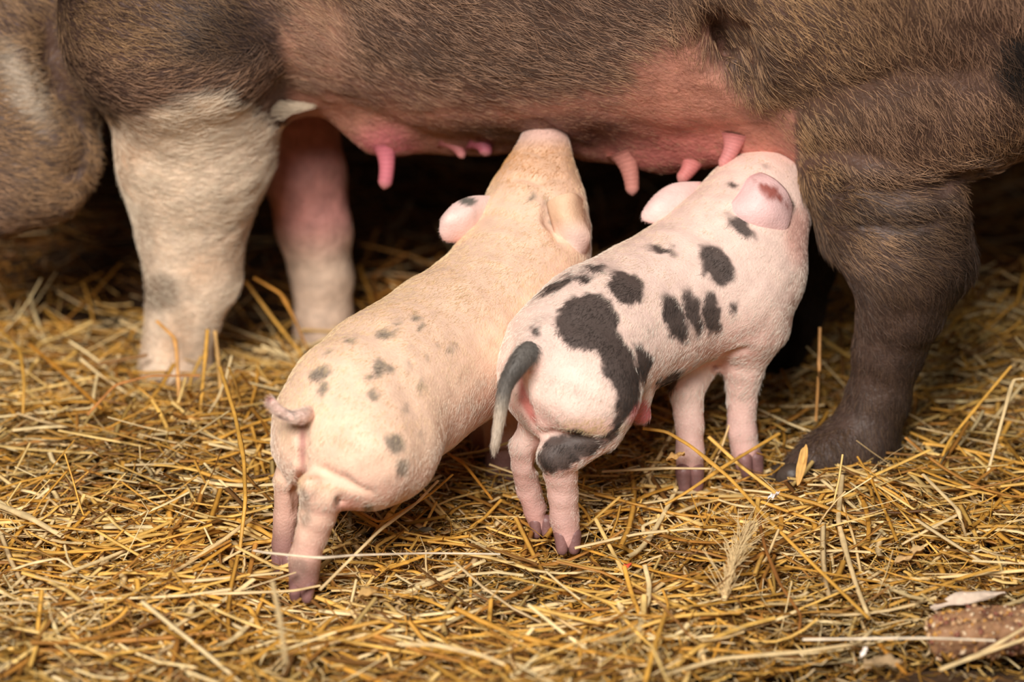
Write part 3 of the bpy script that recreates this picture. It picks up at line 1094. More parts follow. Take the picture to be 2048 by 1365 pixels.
def color_b(P, N):
    px, py = proj(P)
    up = N[:, 2]
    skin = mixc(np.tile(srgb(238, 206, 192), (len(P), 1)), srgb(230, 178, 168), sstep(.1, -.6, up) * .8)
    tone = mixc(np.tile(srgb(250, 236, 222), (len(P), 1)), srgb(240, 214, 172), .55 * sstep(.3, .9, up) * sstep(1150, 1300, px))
    leg = sstep(.13, .05, P[:, 2])
    skin = mixc(skin, srgb(232, 186, 176), leg * .7)
    low = sstep(.05, .015, P[:, 2])
    skin = mixc(skin, srgb(204, 150, 142), low * .6)
    tone = mixc(tone, srgb(222, 184, 172), low * .5)
    ck = sstep(1.2, .4, np.hypot((px - 1600) / 36, (py - 470) / 70))
    skin = mixc(skin, srgb(226, 158, 142), ck * .6)
    tone = mixc(tone, srgb(236, 190, 174), ck * .6)
    v = sstep(6.0, -5.0, poly_sd(px, py, Z(2.844, 960, 650, (228, 250), (245, 340), (280, 420), (320, 520), (310, 560), (260, 500), (222, 430), (225, 330)))) * (P[:, 1] < 2.2)
    skin = mixc(skin, srgb(214, 136, 126), v)
    tone = mixc(tone, srgb(216, 146, 136), v * .9)
    sh = sstep(1.2, .6, np.hypot((px - 1284) / 26, (py - 826) / 28)) * (P[:, 2] < .16) * (P[:, 1] > 2.12)
    skin = mixc(skin, srgb(226, 130, 136), sh)
    tone = mixc(tone, srgb(230, 150, 150), sh * .8)
    tuft = sstep(1.2, .5, np.hypot((px - 1190) / 70, (py - 848) / 22)) * (P[:, 1] < 2.2)
    tone = mixc(tone, srgb(226, 200, 150), tuft)
    sp = spot_field(P, N, SPOTS_B, 5.0, 6.0)
    return mixc(skin, DARK * 1.6, sp * .95), sp, tone


def tail(root, pts, radii, col, seed, hair_col, hd):
    P = resample([W(*p) for p in pts], 26)
    d = np.array([WR(*p, 1)[1] for p in pts]).mean()
    r = np.interp(np.linspace(0, 1, 26), np.linspace(0, 1, len(radii)), radii) * d
    r[-1] *= .2
    r[-2] *= .7
    V, Q = lathe(P, r, 14)
    u = np.repeat(np.linspace(0, 1, 26), 14)
    C = col(u, V)
    mesh_np('tail', V, Q, M_SKIN, root, C)
    N = vnormals(V, Q)
    c2 = hair_col(u, V)
    T = np.repeat(np.gradient(P, axis=0), 14, 0)
    make_fur('tail_hair', V, Q, N, root, 5000, np.ones(len(V)), lambda p, n: np.tile(np.array(hd, float), (len(p), 1)), lambda p, mv: np.full(len(p), .008),
             lambda p, mv: np.full(len(p), .00009), lambda p, mv, rng: mv(c2) * rng.uniform(.55, 1.45, (len(p), 1)), .2, .6, np.random.default_rng(seed))


def build_piglets():
    # plain piglet
    ra = empty('piglet', WZ(640, 1140, 0))
    tag(ra, 'cream piglet with faint grey spots and a raised curl of tail, suckling from the sow', 'piglet', 'suckling piglets')
    fa = sdf_a()
    ha = np.array([.65, .76, 0])
    piglet(ra, fa, color_a, ha, 75000, 21,
           [(605, 1182, 2.045, 29, (-.2, -.9)), (566, 1128, 2.12, 25, (-.2, -.9)), (1003, 972, 2.345, 28, (.5, .85)), (978, 950, 2.385, 26, (.5, .85))],
           [(996, 362, 2.43), (1148, 358, 2.425)], (WR(1084, 315, 2.45, 62), WR(1090, 268, 2.478, 42)))
    def ear_col_l(V, uv, side):
        C = np.tile(srgb(240, 206, 196), (len(V), 1))
        px, py = proj(V)
        C = mixc(C, srgb(224, 170, 158), sstep(.5, 1, uv[:, 1]) * .6)
        return mixc(C, srgb(110, 104, 96), sstep(1.15, .7, np.hypot((px - 936) / 19, (py - 403) / 9)))
    o, V, Q, N, C = patch('ear', [[(985, 392, 2.39), (972, 425, 2.375), (950, 470, 2.365), (924, 506, 2.37)], [(944, 393, 2.375), (936, 425, 2.355), (926, 456, 2.352), (917, 487, 2.36)], [(908, 408, 2.365), (900, 434, 2.35), (897, 460, 2.35), (897, 484, 2.355)], [(883, 436, 2.362), (880, 450, 2.355), (880, 466, 2.354), (886, 480, 2.356)]], .004, M_SKIN, ra, ear_col_l)
    short_fur_on('ear_hair', V, Q, N, C, ra, 2200, 0.0032, (-.6, -.2, -.6), 31)
    def ear_col_r(V, uv, side):
        C = mixc(np.tile(srgb(224, 184, 152), (len(V), 1)), srgb(244, 214, 202), sstep(.3, .8, uv[:, 1]))
        return mixc(C, srgb(170, 125, 100), sstep(.12, .0, uv[:, 0]) * .5)
    o, V, Q, N, C = patch('ear', [[(1094, 405, 2.352), (1104, 440, 2.345), (1116, 476, 2.345), (1142, 514, 2.355)], [(1118, 391, 2.345), (1124, 432, 2.334), (1134, 468, 2.334), (1151, 518, 2.345)], [(1147, 386, 2.35), (1147, 430, 2.336), (1154, 466, 2.334), (1161, 515, 2.346)], [(1166, 400, 2.37), (1166, 436, 2.348), (1179, 472, 2.342), (1170, 508, 2.355)]], .004, M_SKIN, ra, ear_col_r)
    short_fur_on('ear_hair', V, Q, N, C, ra, 2200, 0.0032, (.3, -.2, -.8), 32)
    def tc(u, V):
        C = np.tile(srgb(244, 212, 198), (len(u), 1))
        C = mixc(C, srgb(110, 100, 96), sstep(.14, .05, np.abs(u - .62)) * (noise(V, 200, 1) > -.2) * .7)
        return mixc(C, srgb(170, 80, 78), sstep(.93, 1, u))
    tail(ra, [(650, 812, 2.12), (628, 826, 2.085), (604, 833, 2.055), (582, 833, 2.05), (557, 820, 2.045), (541, 797, 2.045)], [19, 15, 12, 11, 10, 8], tc, 41, tc, (-.7, -.3, .1))

    # spotted piglet
    rb = empty('piglet', WZ(1130, 1080, 0))
    tag(rb, 'white piglet with bold black patches and a drooping grey tail, reaching up under the sow', 'piglet', 'suckling piglets')
    fb = sdf_b()
    hb = np.array([.66, .75, 0])
    piglet(rb, fb, color_b, hb, 75000, 22,
           [(1135, 1086, 2.15, 29, (.1, -.95)), (1082, 1057, 2.20, 25, (.1, -.95)), (1500, 934, 2.325, 29, (.35, -.9)), (1379, 960, 2.285, 31, (.2, -.95))],
           [(1455, 345, 2.44), (1592, 400, 2.40)], (WR(1590, 352, 2.455, 56), WR(1622, 335, 2.475, 42)))
    def eb_l(V, uv, side):
        C = np.tile(srgb(238, 204, 196), (len(V), 1))
        return mixc(C, srgb(214, 160, 152), sstep(.25, 0, uv[:, 0]) * .6)
    o, V, Q, N, C = patch('ear', [[(1402, 364, 2.40), (1396, 390, 2.385), (1380, 416, 2.372), (1352, 448, 2.368)], [(1350, 367, 2.39), (1346, 392, 2.372), (1337, 418, 2.362), (1328, 449, 2.362)], [(1316, 386, 2.382), (1310, 404, 2.368), (1305, 424, 2.362), (1303, 447, 2.362)], [(1291, 417, 2.375), (1285, 426, 2.368), (1283, 434, 2.366), (1287, 442, 2.365)]], .004, M_SKIN, rb, eb_l)
    short_fur_on('ear_hair', V, Q, N, C, rb, 2200, 0.0032, (-.6, -.2, -.6), 33)
    def eb_r(V, uv, side):
        px, py = proj(V)
        C = np.tile(srgb(240, 198, 194), (len(V), 1))
        q = np.abs((px - 1543) * .62 - (py - 388) * .78) / 18 + np.abs((px - 1543) * .78 + (py - 388) * .62) / 44
        sc = sstep(1.2, .5, q + .35 * noise(V, 330, 2)) * (side > 0)
        C = mixc(C, srgb(150, 70, 56), sc * .9)
        return mixc(C, srgb(226, 158, 158), sstep(.12, 0, uv[:, 1]) * .6)
    o, V, Q, N, C = patch('ear', [[(1518, 346, 2.36), (1550, 362, 2.345), (1574, 388, 2.342), (1584, 422, 2.345)], [(1497, 356, 2.345), (1528, 380, 2.325), (1556, 411, 2.322), (1580, 446, 2.332)], [(1478, 386, 2.335), (1504, 407, 2.315), (1535, 434, 2.312), (1570, 464, 2.325)], [(1462, 407, 2.33), (1470, 430, 2.318), (1502, 453, 2.314), (1545, 468, 2.32)]], .004, M_SKIN, rb, eb_r)
    short_fur_on('ear_hair', V, Q, N, C, rb, 2400, .003, (-.5, -.2, -.7), 34)
    def tb(u, V):
        C = np.tile(srgb(112, 106, 100), (len(u), 1))
        C = mixc(C, srgb(60, 54, 50), sstep(.25, .0, np.abs(u - .35)) * .5)
        return mixc(C, srgb(206, 190, 172), sstep(.55, .75, u))
    tail(rb, [(1078, 690, 2.165), (1050, 712, 2.125), (1030, 738, 2.112), (1013, 768, 2.108), (1004, 808, 2.105), (995, 861, 2.105), (988, 904, 2.105)], [26, 22, 19, 16, 13, 10, 8], tb, 42, tb, (-.1, -.1, -1))
    return fa, fb


F_SOW = build_sow()
F_A, F_B = build_piglets()


def clear_of_animals(P, pad):
    """P (n,k,3): which strands stay outside the animals"""
    q = P.reshape(-1, 3)
    d = np.minimum(np.minimum(F_A(q), F_B(q)), F_SOW(q)).reshape(P.shape[:2])
    return d.min(1) > pad


# ------------------------------------------------------------------ the bedding
PAL = np.array([srgb(236, 198, 124), srgb(220, 164, 72), srgb(204, 148, 60), srgb(242, 214, 158), srgb(174, 120, 54), srgb(230, 182, 94), srgb(142, 98, 50), srgb(212, 156, 68)])


def strands(rng, n, cx, cy, Lr, wr, zr, tilt, K=6, kink=.35, bend=.35):
    L = rng.uniform(*Lr, n) * rng.uniform(.6, 1, n)
    az = np.where(rng.uniform(size=n) < .42, rng.normal(.08, .45, n), rng.uniform(0, 2 * math.pi, n))      # combed mostly along the pen
    be = rng.normal(0, bend, n) / (K - 1)
    kp = rng.integers(1, K - 1, n)
    ka = np.where(rng.uniform(size=n) < kink, rng.normal(0, .9, n), 0)
    tl = rng.normal(0, tilt, n)
    P = np.zeros((n, K, 3))
    st = L / (K - 1)
    ang = az.copy()
    for k in range(1, K):
        ang = ang + be + np.where(kp == k, ka, 0)
        P[:, k, 0] = P[:, k - 1, 0] + st * np.cos(ang)
        P[:, k, 1] = P[:, k - 1, 1] + st * np.sin(ang)
        P[:, k, 2] = P[:, k - 1, 2] + st * np.tan(np.clip(tl, -1, 1))
    P -= P.mean(1, keepdims=True)
    P[:, :, 0] += cx[:, None]
    P[:, :, 1] += cy[:, None]
    follow = hgt(P[:, :, 0], P[:, :, 1])
    rad = rng.uniform(*wr, n) * .5
    base = rng.uniform(*zr, n)
    P[:, :, 2] += .5 * follow + .5 * follow.mean(1, keepdims=True) + base[:, None]
    P[:, :, 2] += (rng.normal(0, .06, (n, 1)) * L[:, None]) * (np.linspace(-1, 1, K) ** 2)[None]
    return P, rad, L


def tubes(P, rad, flat, sides=4):
    n, K, _ = P.shape
    T = np.gradient(P, axis=1)
    T /= np.linalg.norm(T, axis=2, keepdims=True) + 1e-12
    up = np.array([0, 0, 1.0])
    A = np.cross(T, up)
    A /= np.linalg.norm(A, axis=2, keepdims=True) + 1e-9
    B = np.cross(A, T)
    V = np.empty((n, K, sides, 3))
    for s in range(sides):
        a = 2 * math.pi * s / sides
        V[:, :, s] = P + rad[:, None, None] * (math.cos(a) * A + flat[:, None, None] * math.sin(a) * B)
    idx = np.arange(n * K * sides).reshape(n, K, sides)
    i0, i1 = idx[:, :-1], idx[:, 1:]
    Q = np.stack([i0, np.roll(i0, -1, 2), np.roll(i1, -1, 2), i1], -1).reshape(-1, 4)
    return V.reshape(-1, 3), Q


def place(rng, n, x, y, keep):
    cx, cy = rng.uniform(*x, n), rng.uniform(*y, n)
    m = rng.uniform(size=n) < keep(cx, cy)
    return cx[m], cy[m]


def scol(rng, n, cx, cy, dark=0.0):
    C = PAL[rng.integers(0, len(PAL), n)] * rng.uniform(.75, 1.15, (n, 1))
    is_dark = rng.uniform(size=n) < dark
    C[is_dark] *= np.array([.48, .42, .36])
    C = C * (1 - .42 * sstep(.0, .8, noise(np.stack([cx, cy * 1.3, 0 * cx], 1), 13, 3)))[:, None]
    # shade behind the sow painted in: straw darker and redder further back
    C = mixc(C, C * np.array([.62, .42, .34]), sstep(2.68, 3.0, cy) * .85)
    return C


def fine(x, y):
    """1 where the straw is trodden to fine chaff"""
    a = np.exp(-(((x + .06) / .20) ** 2 + ((y - 2.04) / .06) ** 2))
    b = np.exp(-(((x - .40) / .12) ** 2 + ((y - 2.12) / .05) ** 2))
    c = sstep(.2, .8, noise(np.stack([x, y, 0 * x], 1), 9, 5)) * .7
    return np.clip(a + b + c, 0, 1)


def build_bedding():
    rng = np.random.default_rng(77)
    allV, allQ, allC, off = [], [], [], 0
    specs = [
        # n, x range, y range, length, width, height range, tilt, dark share, bend, flatness, pale share, rings, sides
        (14000, (-.95, .95), (1.55, 2.75), (.03, .15), (.0016, .0050), (-.040, -.006), .10, .30, .35, (.35, .8), .0, 4, 4),  # bottom layer: more dark stalks, painting in depth between the upper ones
        (10000, (-.95, .95), (1.55, 2.75), (.03, .17), (.0014, .0050), (-.012, .007), .12, .08, .50, (.3, .8), .15, 5, 4),
        (3800, (-.95, .95), (1.55, 2.75), (.06, .26), (.0026, .0066), (.000, .016), .15, .03, .45, (.3, .7), .15, 6, 4),
        (3000, (-.95, .95), (1.55, 2.75), (.02, .08), (.0040, .0085), (-.006, .015), .20, .08, 1.2, (.06, .14), .35, 6, 4),
        (17000, (-.95, .95), (1.55, 2.75), (.02, .12), (.0006, .0018), (-.010, .016), .25, .12, 1.4, (.6, 1.0), .22, 6, 3),
        (7500, (-1.3, 1.3), (2.7, 4.6), (.06, .22), (.003, .006), (-.030, .016), .22, .25, .35, (.35, .8), .05, 4, 4),
        (1500, (-.95, .95), (1.6, 2.9), (.05, .14), (.002, .004), (.004, .022), .42, .05, .5, (.4, .8), .1, 6, 4),
    ]
    for si, (n, x, y, Lr, wr, zr, tl, dk, bd, fr, pl, KK, SD) in enumerate(specs):
        cx, cy = place(rng, n, x, y, lambda a, b: (1 - .96 * bare(a, b)) * (1 - .65 * fine(a, b) * (si in (1, 2, 6))))
        P, rad, L = strands(rng, len(cx), cx, cy, Lr, wr, zr, tl, K=KK, bend=bd)
        ok = clear_of_animals(P, -.003) & (P[:, :, 2].max(1) < .19)
        ok &= (bare(P[:, :, 0], P[:, :, 1]).max(1) < .6) | (rng.uniform(size=len(P)) < .10)
        P, rad, L, cy = P[ok], rad[ok], L[ok], cy[ok]
        V, Q = tubes(P, rad, rng.uniform(*fr, len(P)), SD)
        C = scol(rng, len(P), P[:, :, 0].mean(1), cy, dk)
        p_ = rng.uniform(size=len(P)) < pl
        C[p_] = .35 * C[p_] + .65 * srgb(240, 212, 160)
        C = np.repeat(C, P.shape[1] * SD, 0)
        allV.append(V), allQ.append(Q + off), allC.append(C)
        off += len(V)
    o = mesh_np('straw_bedding', np.concatenate(allV), np.concatenate(allQ), M_STRAW, None, np.concatenate(allC))
    tag(o, 'loose golden straw bedding spread over the whole barn floor', 'straw', kind='stuff')
    # fine chopped bits between the stalks
    n = 84000
    cx, cy = place(rng, n, (-.95, .95), (1.55, 2.7), lambda a, b: 1 - .6 * bare(a, b))
    P, rad, L = strands(rng, len(cx), cx, cy, (.006, .028), (.0008, .0034), (-.022, .014), .3, K=3, kink=.5, bend=1.2)
    ok = clear_of_animals(P, -.001)
    P, rad, cy = P[ok], rad[ok], cy[ok]
    V, Q = tubes(P, rad, rng.uniform(.12, .6, len(P)), 3)
    C = PAL[rng.integers(0, len(PAL), len(P))] * rng.uniform(.25, 1.1, (len(P), 1))
    pale = rng.uniform(size=len(P)) < .12
    C[pale] = srgb(230, 202, 156) * rng.uniform(.8, 1.1, (pale.sum(), 1))
    o = mesh_np('straw_chaff', V, Q, M_CHAFF, None, np.repeat(C, 9, 0))
    tag(o, 'fine broken chaff sifted between the straw stalks', 'chaff', kind='stuff')


build_bedding()


def stalk(name, pts, w, rgb, label, group=None, flat=.6, taper=.8, cat='straw stalk', nodes=True):
    """pts in world space: one stalk of straw, with joints and an open broken end"""
    p = np.array(pts, float)
    K = max(8, 5 * len(p))
    # straight runs between sharp bends
    t = np.linspace(0, len(p) - 1, K)
    q = np.stack([np.interp(t, np.arange(len(p)), p[:, i]) for i in range(3)], 1)
    q[1:-1] = q[1:-1] * .6 + .2 * (q[:-2] + q[2:])
    u = np.linspace(0, 1, K)
    r = w * .5 * (1 - (1 - taper) * u)
    if nodes:
        r = r * (1 + .35 * np.exp(-((u - .42) * K * .8) ** 2))
    root = q[0]
    T = np.gradient(q, axis=0)
    V, Q = tubes(q[None], np.array([1.0]), np.array([flat]), 6)
    V = q.repeat(6, 0) + (V - q.repeat(6, 0)) * r.repeat(6)[:, None]
    C = np.tile(np.array(rgb), (len(V), 1)) * (1 + .12 * np.sin(np.repeat(u, 6) * 21 + w * 9000))[:, None]
    o = mesh_np(name, V - root, Q, M_STRAW, None, np.clip(C, 0, 1))
    o.location = root
    tag(o, label, cat, group)
    return o


def zs(pts):
    """(px, py, height) -> world"""
    return [WZ(a, b, c) for a, b, c in pts]


PALE, GOLDC, AMBER, BRN, WHT = srgb(228, 198, 146), srgb(216, 162, 72), srgb(196, 134, 52), srgb(150, 98, 48), srgb(236, 216, 188)
HERO = [
    ([(1285, 857, .085), (1333, 864, .08), (1382, 893, .072), (1459, 956, .055), (1523, 1026, .045), (1593, 1097, .035), (1738, 1238, .02)], .0052, GOLDC, 'longest golden stalk, slanting down to the right before the spotted piglet'),
    ([(1558, 868, .055), (1452, 931, .05), (1375, 984, .035), (1330, 1010, .025)], .0048, GOLDC, 'golden stalk crossing the longest stalk in front of the small front hooves'),
    ([(1205, 944, .03), (1329, 937, .045), (1428, 938, .05)], .0044, PALE * .9, 'straight stalk lying level before the small hind and front hooves'),
    ([(1150, 1097, .012), (1276, 1068, .02), (1382, 1058, .022), (1440, 1062, .022)], .0044, PALE, 'pale stalk pointing right from the spotted piglet\'s hind hoof'),
    ([(508, 1102, .050), (530, 1106, .056), (640, 1117, .060), (711, 1111, .052), (860, 1107, .03), (1000, 1109, .02)], .0036, WHT, 'thin whitish stalk stretched across the plain piglet\'s hind shin'),
    ([(440, 735, .10), (470, 830, .085), (488, 920, .07), (491, 1001, .058), (480, 1098, .02)], .0046, GOLDC, 'tall bent golden stalk standing left of the plain piglet\'s rump'),
    ([(1640, 655, .13), (1638, 740, .09), (1632, 842, .03)], .0040, srgb(206, 150, 88), 'single upright stalk between spotted piglet and dark hind leg'),
    ([(314, 643, .10), (349, 676, .09), (353, 700, .08), (360, 830, .02)], .0052, srgb(226, 166, 94), 'upright stalk with bent tip before the white front leg'),
    ([(2046, 758, .10), (2026, 760, .10), (1996, 870, .06), (1971, 962, .02)], .0044, PALE, 'long bent pale stalk leaning at the right edge of the bedding'),
    ([(2022, 733, .10), (1960, 806, .07), (1898, 882, .04), (1869, 950, .02)], .0040, GOLDC, 'slanting golden stalk behind the dark hind hoof'),
    ([(-10, 1008, .02), (60, 1036, .025), (126, 1074, .02)], .0085, PALE, 'broad flat pale stalk at the left edge of the bedding'),
    ([(490, 562, .09), (545, 636, .05), (606, 712, .02)], .0050, GOLDC, 'front one of two stalks leaning between the sow\'s front legs'),
    ([(508, 556, .10), (563, 588, .085), (590, 640, .06), (616, 702, .02)], .0052, AMBER, 'curved amber stalk leaning behind its twin between the sow\'s front legs'),
    ([(1606, 1280, .022), (1740, 1278, .03), (1862, 1277, .035), (1990, 1282, .03)], .0036, WHT, 'long thin whitish stalk lying across the grain block'),
    ([(1330, 1350, .02), (1440, 1318, .022), (1600, 1305, .02), (1716, 1288, .018), (1742, 1262, .016)], .0052, PALE, 'curving pale stalk on bare dirt before the bedding'),
    ([(1684, 952, .04), (1676, 1041, .03), (1693, 1107, .025), (1713, 1173, .018), (1738, 1236, .012)], .0056, PALE, 'pale crooked stalk running down from below the dark hind hoof'),
    ([(1515, 1028, .045), (1531, 1099, .038), (1560, 1169, .03), (1602, 1231, .02), (1598, 1266, .016)], .0036, BRN, 'brown thin bent stem among golden stalks below the longest stalk'),
    ([(1846, 950, .05), (1916, 1020, .045), (1922, 1040, .04), (1931, 1072, .02)], .0046, PALE, 'bent pale stalk with drooping end right of the dark hind hoof'),
    ([(1920, 1028, .04), (1860, 1058, .03), (1792, 1096, .015)], .0044, PALE * .95, 'straight pale stalk resting on the bent drooping one'),
    ([(1523, 1004, .03), (1635, 1045, .025), (1700, 1080, .02), (1790, 1126, .012)], .0050, GOLDC * 1.05, 'golden stalk running under the longest stalk toward bare dirt'),
    ([(20, 1142, .02), (60, 1128, .025), (115, 1117, .03), (150, 1140, .02)], .0040, PALE, 'pale bowed stalk at the left, farthest from the piglets'),
    ([(254, 1172, .015), (420, 1160, .022), (566, 1146, .02)], .0046, PALE, 'long pale stalk pointing at the plain piglet\'s hind hoof, upper of a pair'),
    ([(312, 1192, .014), (450, 1188, .02), (586, 1183, .018), (640, 1172, .014)], .0042, PALE, 'long pale stalk pointing at the plain piglet\'s hind hoof, lower of a pair'),
    ([(415, 660, .10), (410, 720, .075), (400, 830, .03)], .0046, GOLDC, 'upright golden stalk right beside the white front foot'),
    ([(430, 662, .09), (436, 720, .06), (446, 830, .02)], .0046, srgb(224, 176, 106), 'second upright stalk right of the white front foot'),
    ([(505, 560, .0), (505, 561, .0)], .001, BRN, ''),
    ([(175, 830, .05), (230, 770, .07), (300, 752, .075), (400, 752, .07)], .0042, srgb(196, 132, 72), 'arched brown-gold stalk in front of the white front foot'),
    ([(0, 660, .07), (40, 700, .075), (48, 760, .06), (46, 830, .03)], .0044, GOLDC * .9, 'curved golden stalk at the far left below the jowl'),
    ([(60, 690, .05), (120, 740, .05), (205, 820, .04)], .0062, AMBER, 'thick amber stalk slanting down at the left below the jowl'),
    ([(1290, 1365, .03), (1310, 1290, .04), (1335, 1215, .03)], .0050, GOLDC, 'blurred golden stalk rising at the very front edge'),
    ([(545, 1165, .10), (560, 1240, .10), (572, 1330, .10)], .0046, PALE * .9, 'blurred pale stalk standing up in front of the hind hoof'),
    ([(800, 1290, .05), (870, 1290, .05), (960, 1310, .045), (1010, 1330, .04)], .0050, PALE, 'blurred pale stalk lying at the front, below the piglets'),
    ([(1880, 1340, .015), (1960, 1310, .02), (2060, 1275, .03)], .0056, PALE, 'pale branched stalk on the bare dirt before the grain block'),
    ([(1955, 1310, .018), (2010, 1280, .03), (2060, 1250, .04)], .0042, PALE * .95, 'pale stalk slanting up across the near end of the grain block'),
    ([(1760, 1290, .012), (1785, 1320, .012), (1812, 1348, .012)], .0050, AMBER, 'short amber stalk lying alone on bare dirt'),
    ([(660, 985, .02), (760, 1050, .03), (860, 990, .045), (905, 950, .05)], .0036, GOLDC, 'bent thin stalk under the plain piglet\'s belly'),
    ([(640, 1180, .012), (760, 1060, .04), (830, 1010, .055), (876, 962, .065)], .0040, PALE, 'pale straight stalk rising under the plain piglet\'s belly'),
    ([(870, 890, .05), (930, 930, .045), (985, 1000, .025)], .0042, AMBER, 'amber stalk between the two piglets under the drooping tail'),
]
for pts, w, c, lab in HERO:
    if lab:
        stalk('straw_stalk', zs(pts), w, c, lab, 'single straw stalks')

# a frayed ear of straw
ear = empty('straw_ear', WZ(1506, 1049, .04))
tag(ear, 'frayed fuzzy seed head of straw lying in front of the spotted piglet', 'straw ear')
pz = resample(zs([(1506, 1045, .045), (1480, 1095, .042), (1462, 1140, .036), (1448, 1200, .02)]), 16)
V, Q = tubes(pz[None], np.array([.0030]), np.array([.6]), 6)
mesh_np('stem', V, Q, M_STRAW, ear, np.tile(PALE, (len(V), 1)))
_r = np.random.default_rng(4)
n = 260
t = _r.integers(2, 15, n)
a = pz[t] + _r.normal(0, .002, (n, 3))
d = (pz[np.maximum(t - 2, 0)] - pz[t])
d = d / np.linalg.norm(d, axis=1, keepdims=True) + _r.normal(0, .55, (n, 3))
d[:, 2] = np.abs(d[:, 2])
L = _r.uniform(.008, .024, n)[:, None]
P = np.stack([a, a + d * L * .4, a + d * L + np.array([0, 0, -.002])], 1)
V, Q = tubes(P, np.full(n, .0004), np.full(n, .8), 4)
o = mesh_np('awns', V, Q, M_STRAW, ear, np.tile(PALE * 1.05, (len(V), 1)))
o['kind'] = 'stuff'

# loose stalks, each told apart by colour, build and place
rng = np.random.default_rng(99)
areas = [
    ('left of the plain piglet\'s hind legs', (-.46, -.31), (2.00, 2.16), 26),
    ('close beside the plain piglet\'s left hip', (-.31, -.20), (2.06, 2.24), 22),
    ('between the plain piglet and the white foot', (-.40, -.20), (2.24, 2.42), 30),
    ('at the far left below the jowl', (-.52, -.40), (2.18, 2.50), 22),
    ('at the front, left of the plain piglet\'s foot', (-.42, -.22), (1.885, 2.00), 30),
    ('at the front, right below the plain piglet\'s foot', (-.20, .00), (1.885, 2.02), 30),
    ('at the front, below the spotted piglet', (.00, .20), (1.90, 2.04), 26),
    ('under the plain piglet\'s belly', (-.14, .02), (2.05, 2.20), 16),
    ('just before the spotted piglet\'s hind feet', (.04, .16), (2.04, 2.14), 18),
    ('under the spotted piglet\'s front feet', (.12, .26), (2.15, 2.28), 22),
    ('right of the dark hind hoof', (.38, .60), (2.28, 2.56), 26),
    ('before the dark hind hoof', (.28, .50), (2.12, 2.30), 22),
]
HUES = [(0, 'pale'), (3, 'creamy'), (1, 'golden'), (5, 'honey-coloured'), (2, 'amber'), (4, 'brown')]
used = set()
for where, xr, yr, cnt in areas:
    got = tries = 0
    while got < cnt and tries < 400:
        tries += 1
        cx, cy = rng.uniform(*xr, 1), rng.uniform(*yr, 1)
        if bare(cx, cy)[0] > .35:
            continue
        bent = rng.uniform() < .45
        P, rad, L = strands(rng, 1, cx, cy, (.09, .22), (.0034, .0064), (.007, .020), .12, K=8, kink=1.0 if bent else 0.0, bend=.5 if bent else .12)
        if not clear_of_animals(P, .001)[0]:
            continue
        hi, hue = HUES[rng.integers(0, len(HUES))]
        thick = 'thick' if rad[0] > .0027 else 'thin' if rad[0] < .0021 else 'medium'
        lg = 'long' if L[0] > .13 else 'short'
        lab = f"{lg} {thick} {'bent' if bent else 'straight'} {hue} straw lying {where}"
        if lab in used:
            continue
        used.add(lab)
        stalk('straw_stalk', P[0], rad[0] * 2, PAL[hi] * rng.uniform(.9, 1.1), lab, 'loose straw stalks', flat=rng.uniform(.35, .75))
        got += 1

# ------------------------------------------------------------------ small things on the bedding
def grain_block():
    root = empty('grain_block', WZ(1960, 1290, .0))
    tag(root, 'reddish-brown crumbly block speckled with pale grains, lying on bare dirt', 'feed block')
    f = Sdf()
    a, b = WZ(1888, 1274, .016), WZ(2080, 1256, .018)
    for t in np.linspace(0, 1, 6):
        p = a + (b - a) * t
        for dy, dz in ((-.012, -.006), (.012, -.006), (-.011, .007), (.011, .007)):
            f.ell(p + np.array([0, dy, dz]), np.eye(3), (.014, .010, .010), .010)
    V, Q = surface_nets(f, .0025)
    N = vnormals(V, Q)
    V = V + N * (.0016 * noise(V, 220, 1) + .0012 * noise(V, 520, 2))[:, None]
    C = mixc(np.tile(srgb(156, 116, 84), (len(V), 1)), srgb(100, 66, 50), sstep(-.2, .6, noise(V, 260, 4)))
    mesh_np('crumb', V, Q, M_CHAFF, root, C)
    r = np.random.default_rng(6)
    pick = r.choice(len(V), 1000, replace=False)
    oV, oF = [], []
    base = np.array([(1, 0, 0), (-1, 0, 0), (0, 1, 0), (0, -1, 0), (0, 0, 1), (0, 0, -1)], float)
    tri = np.array([(0, 2, 4), (2, 1, 4), (1, 3, 4), (3, 0, 4), (2, 0, 5), (1, 2, 5), (3, 1, 5), (0, 3, 5)])
    for i, k in enumerate(pick):
        s = (.0007 + .0034 * r.uniform() ** 3) * np.array([1.3, .8, .8])
        R = np.linalg.qr(r.normal(size=(3, 3)))[0]
        oV.append(V[k] + (base * s) @ R)
        oF.append(tri + 6 * i)
    cc = np.array([srgb(204, 164, 122), srgb(176, 130, 90), srgb(200, 146, 76), srgb(140, 88, 70), srgb(222, 194, 160)])
    C = np.repeat(cc[r.integers(0, 5, 1000)], 6, 0)
    o = mesh_np('grains', np.concatenate(oV), np.concatenate(oF), M_CHAFF, root, C)
    o['kind'] = 'stuff'


grain_block()


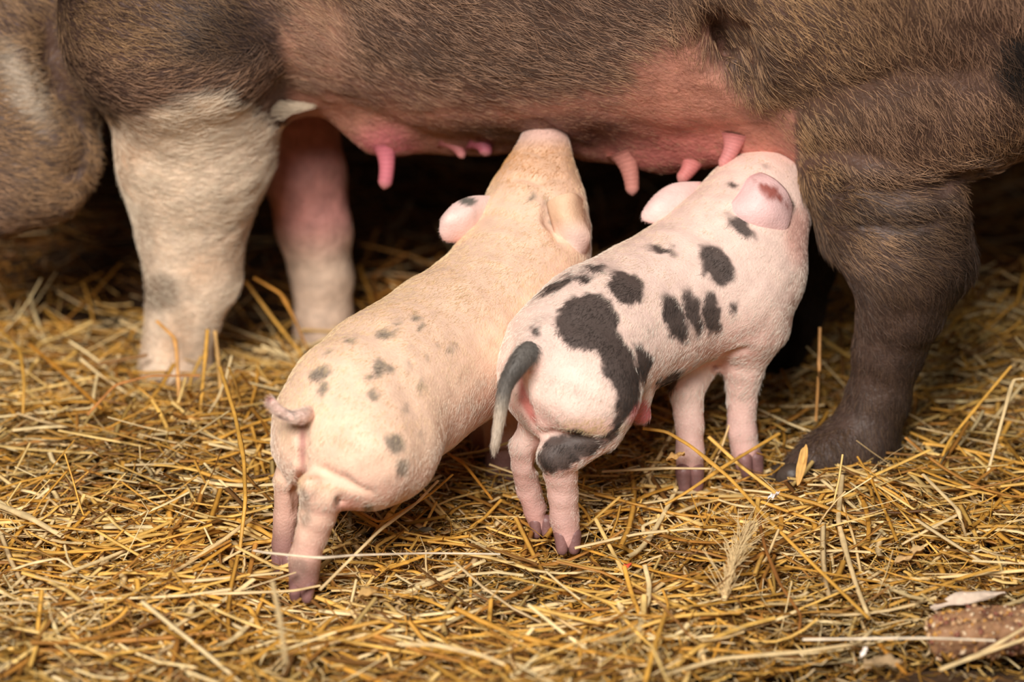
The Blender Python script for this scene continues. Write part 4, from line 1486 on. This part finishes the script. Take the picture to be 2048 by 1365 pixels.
def leaf(name, px, py, z, L, w, az, rgb, label, cat, curl=.3, crinkle=.12, seed=1, tilt=.2, group=None):
    r = np.random.default_rng(seed)
    c = WZ(px, py, z)
    nu, nv = 14, 7
    U, Vv = np.meshgrid(np.linspace(0, 1, nu), np.linspace(-1, 1, nv), indexing='ij')
    half = w * .5 * np.sin(np.pi * (U * .9 + .07)) ** .7
    x = (U - .5) * L
    y = half * Vv
    zz = curl * half * Vv ** 2 + crinkle * w * np.sin(U * 9 + Vv * 2 + seed) * .4 + crinkle * w * np.sin(U * 17 - Vv * 5) * .25 + tilt * x
    P = np.stack([x * math.cos(az) - y * math.sin(az), x * math.sin(az) + y * math.cos(az), zz], -1).reshape(-1, 3)
    i = np.arange(nu - 1)[:, None] * nv + np.arange(nv - 1)[None]
    Q = np.stack([i, i + nv, i + nv + 1, i + 1], -1).reshape(-1, 4)
    o2 = nu * nv
    P2 = P - np.array([0, 0, .0005])
    rim = []
    for a in range(nu - 1):
        for e in (0, nv - 1):
            rim.append((a * nv + e, (a + 1) * nv + e, (a + 1) * nv + e + o2, a * nv + e + o2))
    C = np.array(rgb)[None] * (1 + .18 * np.sin(np.repeat(np.arange(nu * nv) % nv, 1) * 2.4))[:, None]
    C = np.clip(np.concatenate([C, C]), 0, 1)
    o = mesh_np(name, np.concatenate([P, P2]), np.concatenate([Q, Q[:, ::-1] + o2, np.array(rim)]), M_CHAFF, None, C)
    o.location = c
    tag(o, label, cat, group)


leaf('husk_leaf', 1938, 1204, .024, .076, .020, .34, srgb(226, 202, 180), 'whitish torn husk leaf lying above the grain block', 'husk leaf', .5, .15, 2, .05)
leaf('dry_leaf', 1352, 914, .055, .020, .011, .4, srgb(226, 178, 110), 'small dry tan leaf hanging by the spotted piglet\'s front hoof', 'dry leaf', .4, .3, 3)
leaf('dry_leaf', 1820, 1112, .02, .036, .012, .6, srgb(196, 160, 110), 'curled tan leaf below the dark hind hoof', 'dry leaf', .6, .4, 4)
leaf('dry_leaf', 1604, 930, .05, .028, .010, 1.2, srgb(214, 166, 96), 'upright dry leaf scrap in front of the dark hind hoof', 'dry leaf', .5, .4, 5, 1.1)
leaf('dry_leaf', 1766, 1328, .012, .034, .020, .1, srgb(168, 140, 104), 'flat grey-tan leaf lying on the bare dirt', 'dry leaf', .3, .25, 6, .03)
leaf('dry_leaf', 845, 1062, .02, .034, .008, -.7, srgb(92, 82, 66), 'dark grey curled leaf below the plain piglet\'s belly', 'dry leaf', .5, .4, 7, .3)
leaf('dry_leaf', 735, 1190, .02, .026, .012, .5, srgb(190, 150, 92), 'curled golden leaf right of the plain piglet\'s hind hoof', 'dry leaf', .6, .4, 8)
leaf('red_chip', 1254, 1133, .018, .010, .006, .5, srgb(226, 92, 62), 'tiny red chip lying in the straw', 'chip', .3, .3, 9, .3)
leaf('white_chip', 1548, 992, .035, .012, .006, .2, srgb(246, 228, 222), 'small whitish flake on straw left of the dark hind hoof', 'chip', .4, .6, 10, .4)
leaf('white_chip', 1728, 1305, .016, .010, .005, .9, srgb(240, 226, 214), 'small whitish flake at the edge of the bare dirt', 'chip', .4, .6, 11, .4)
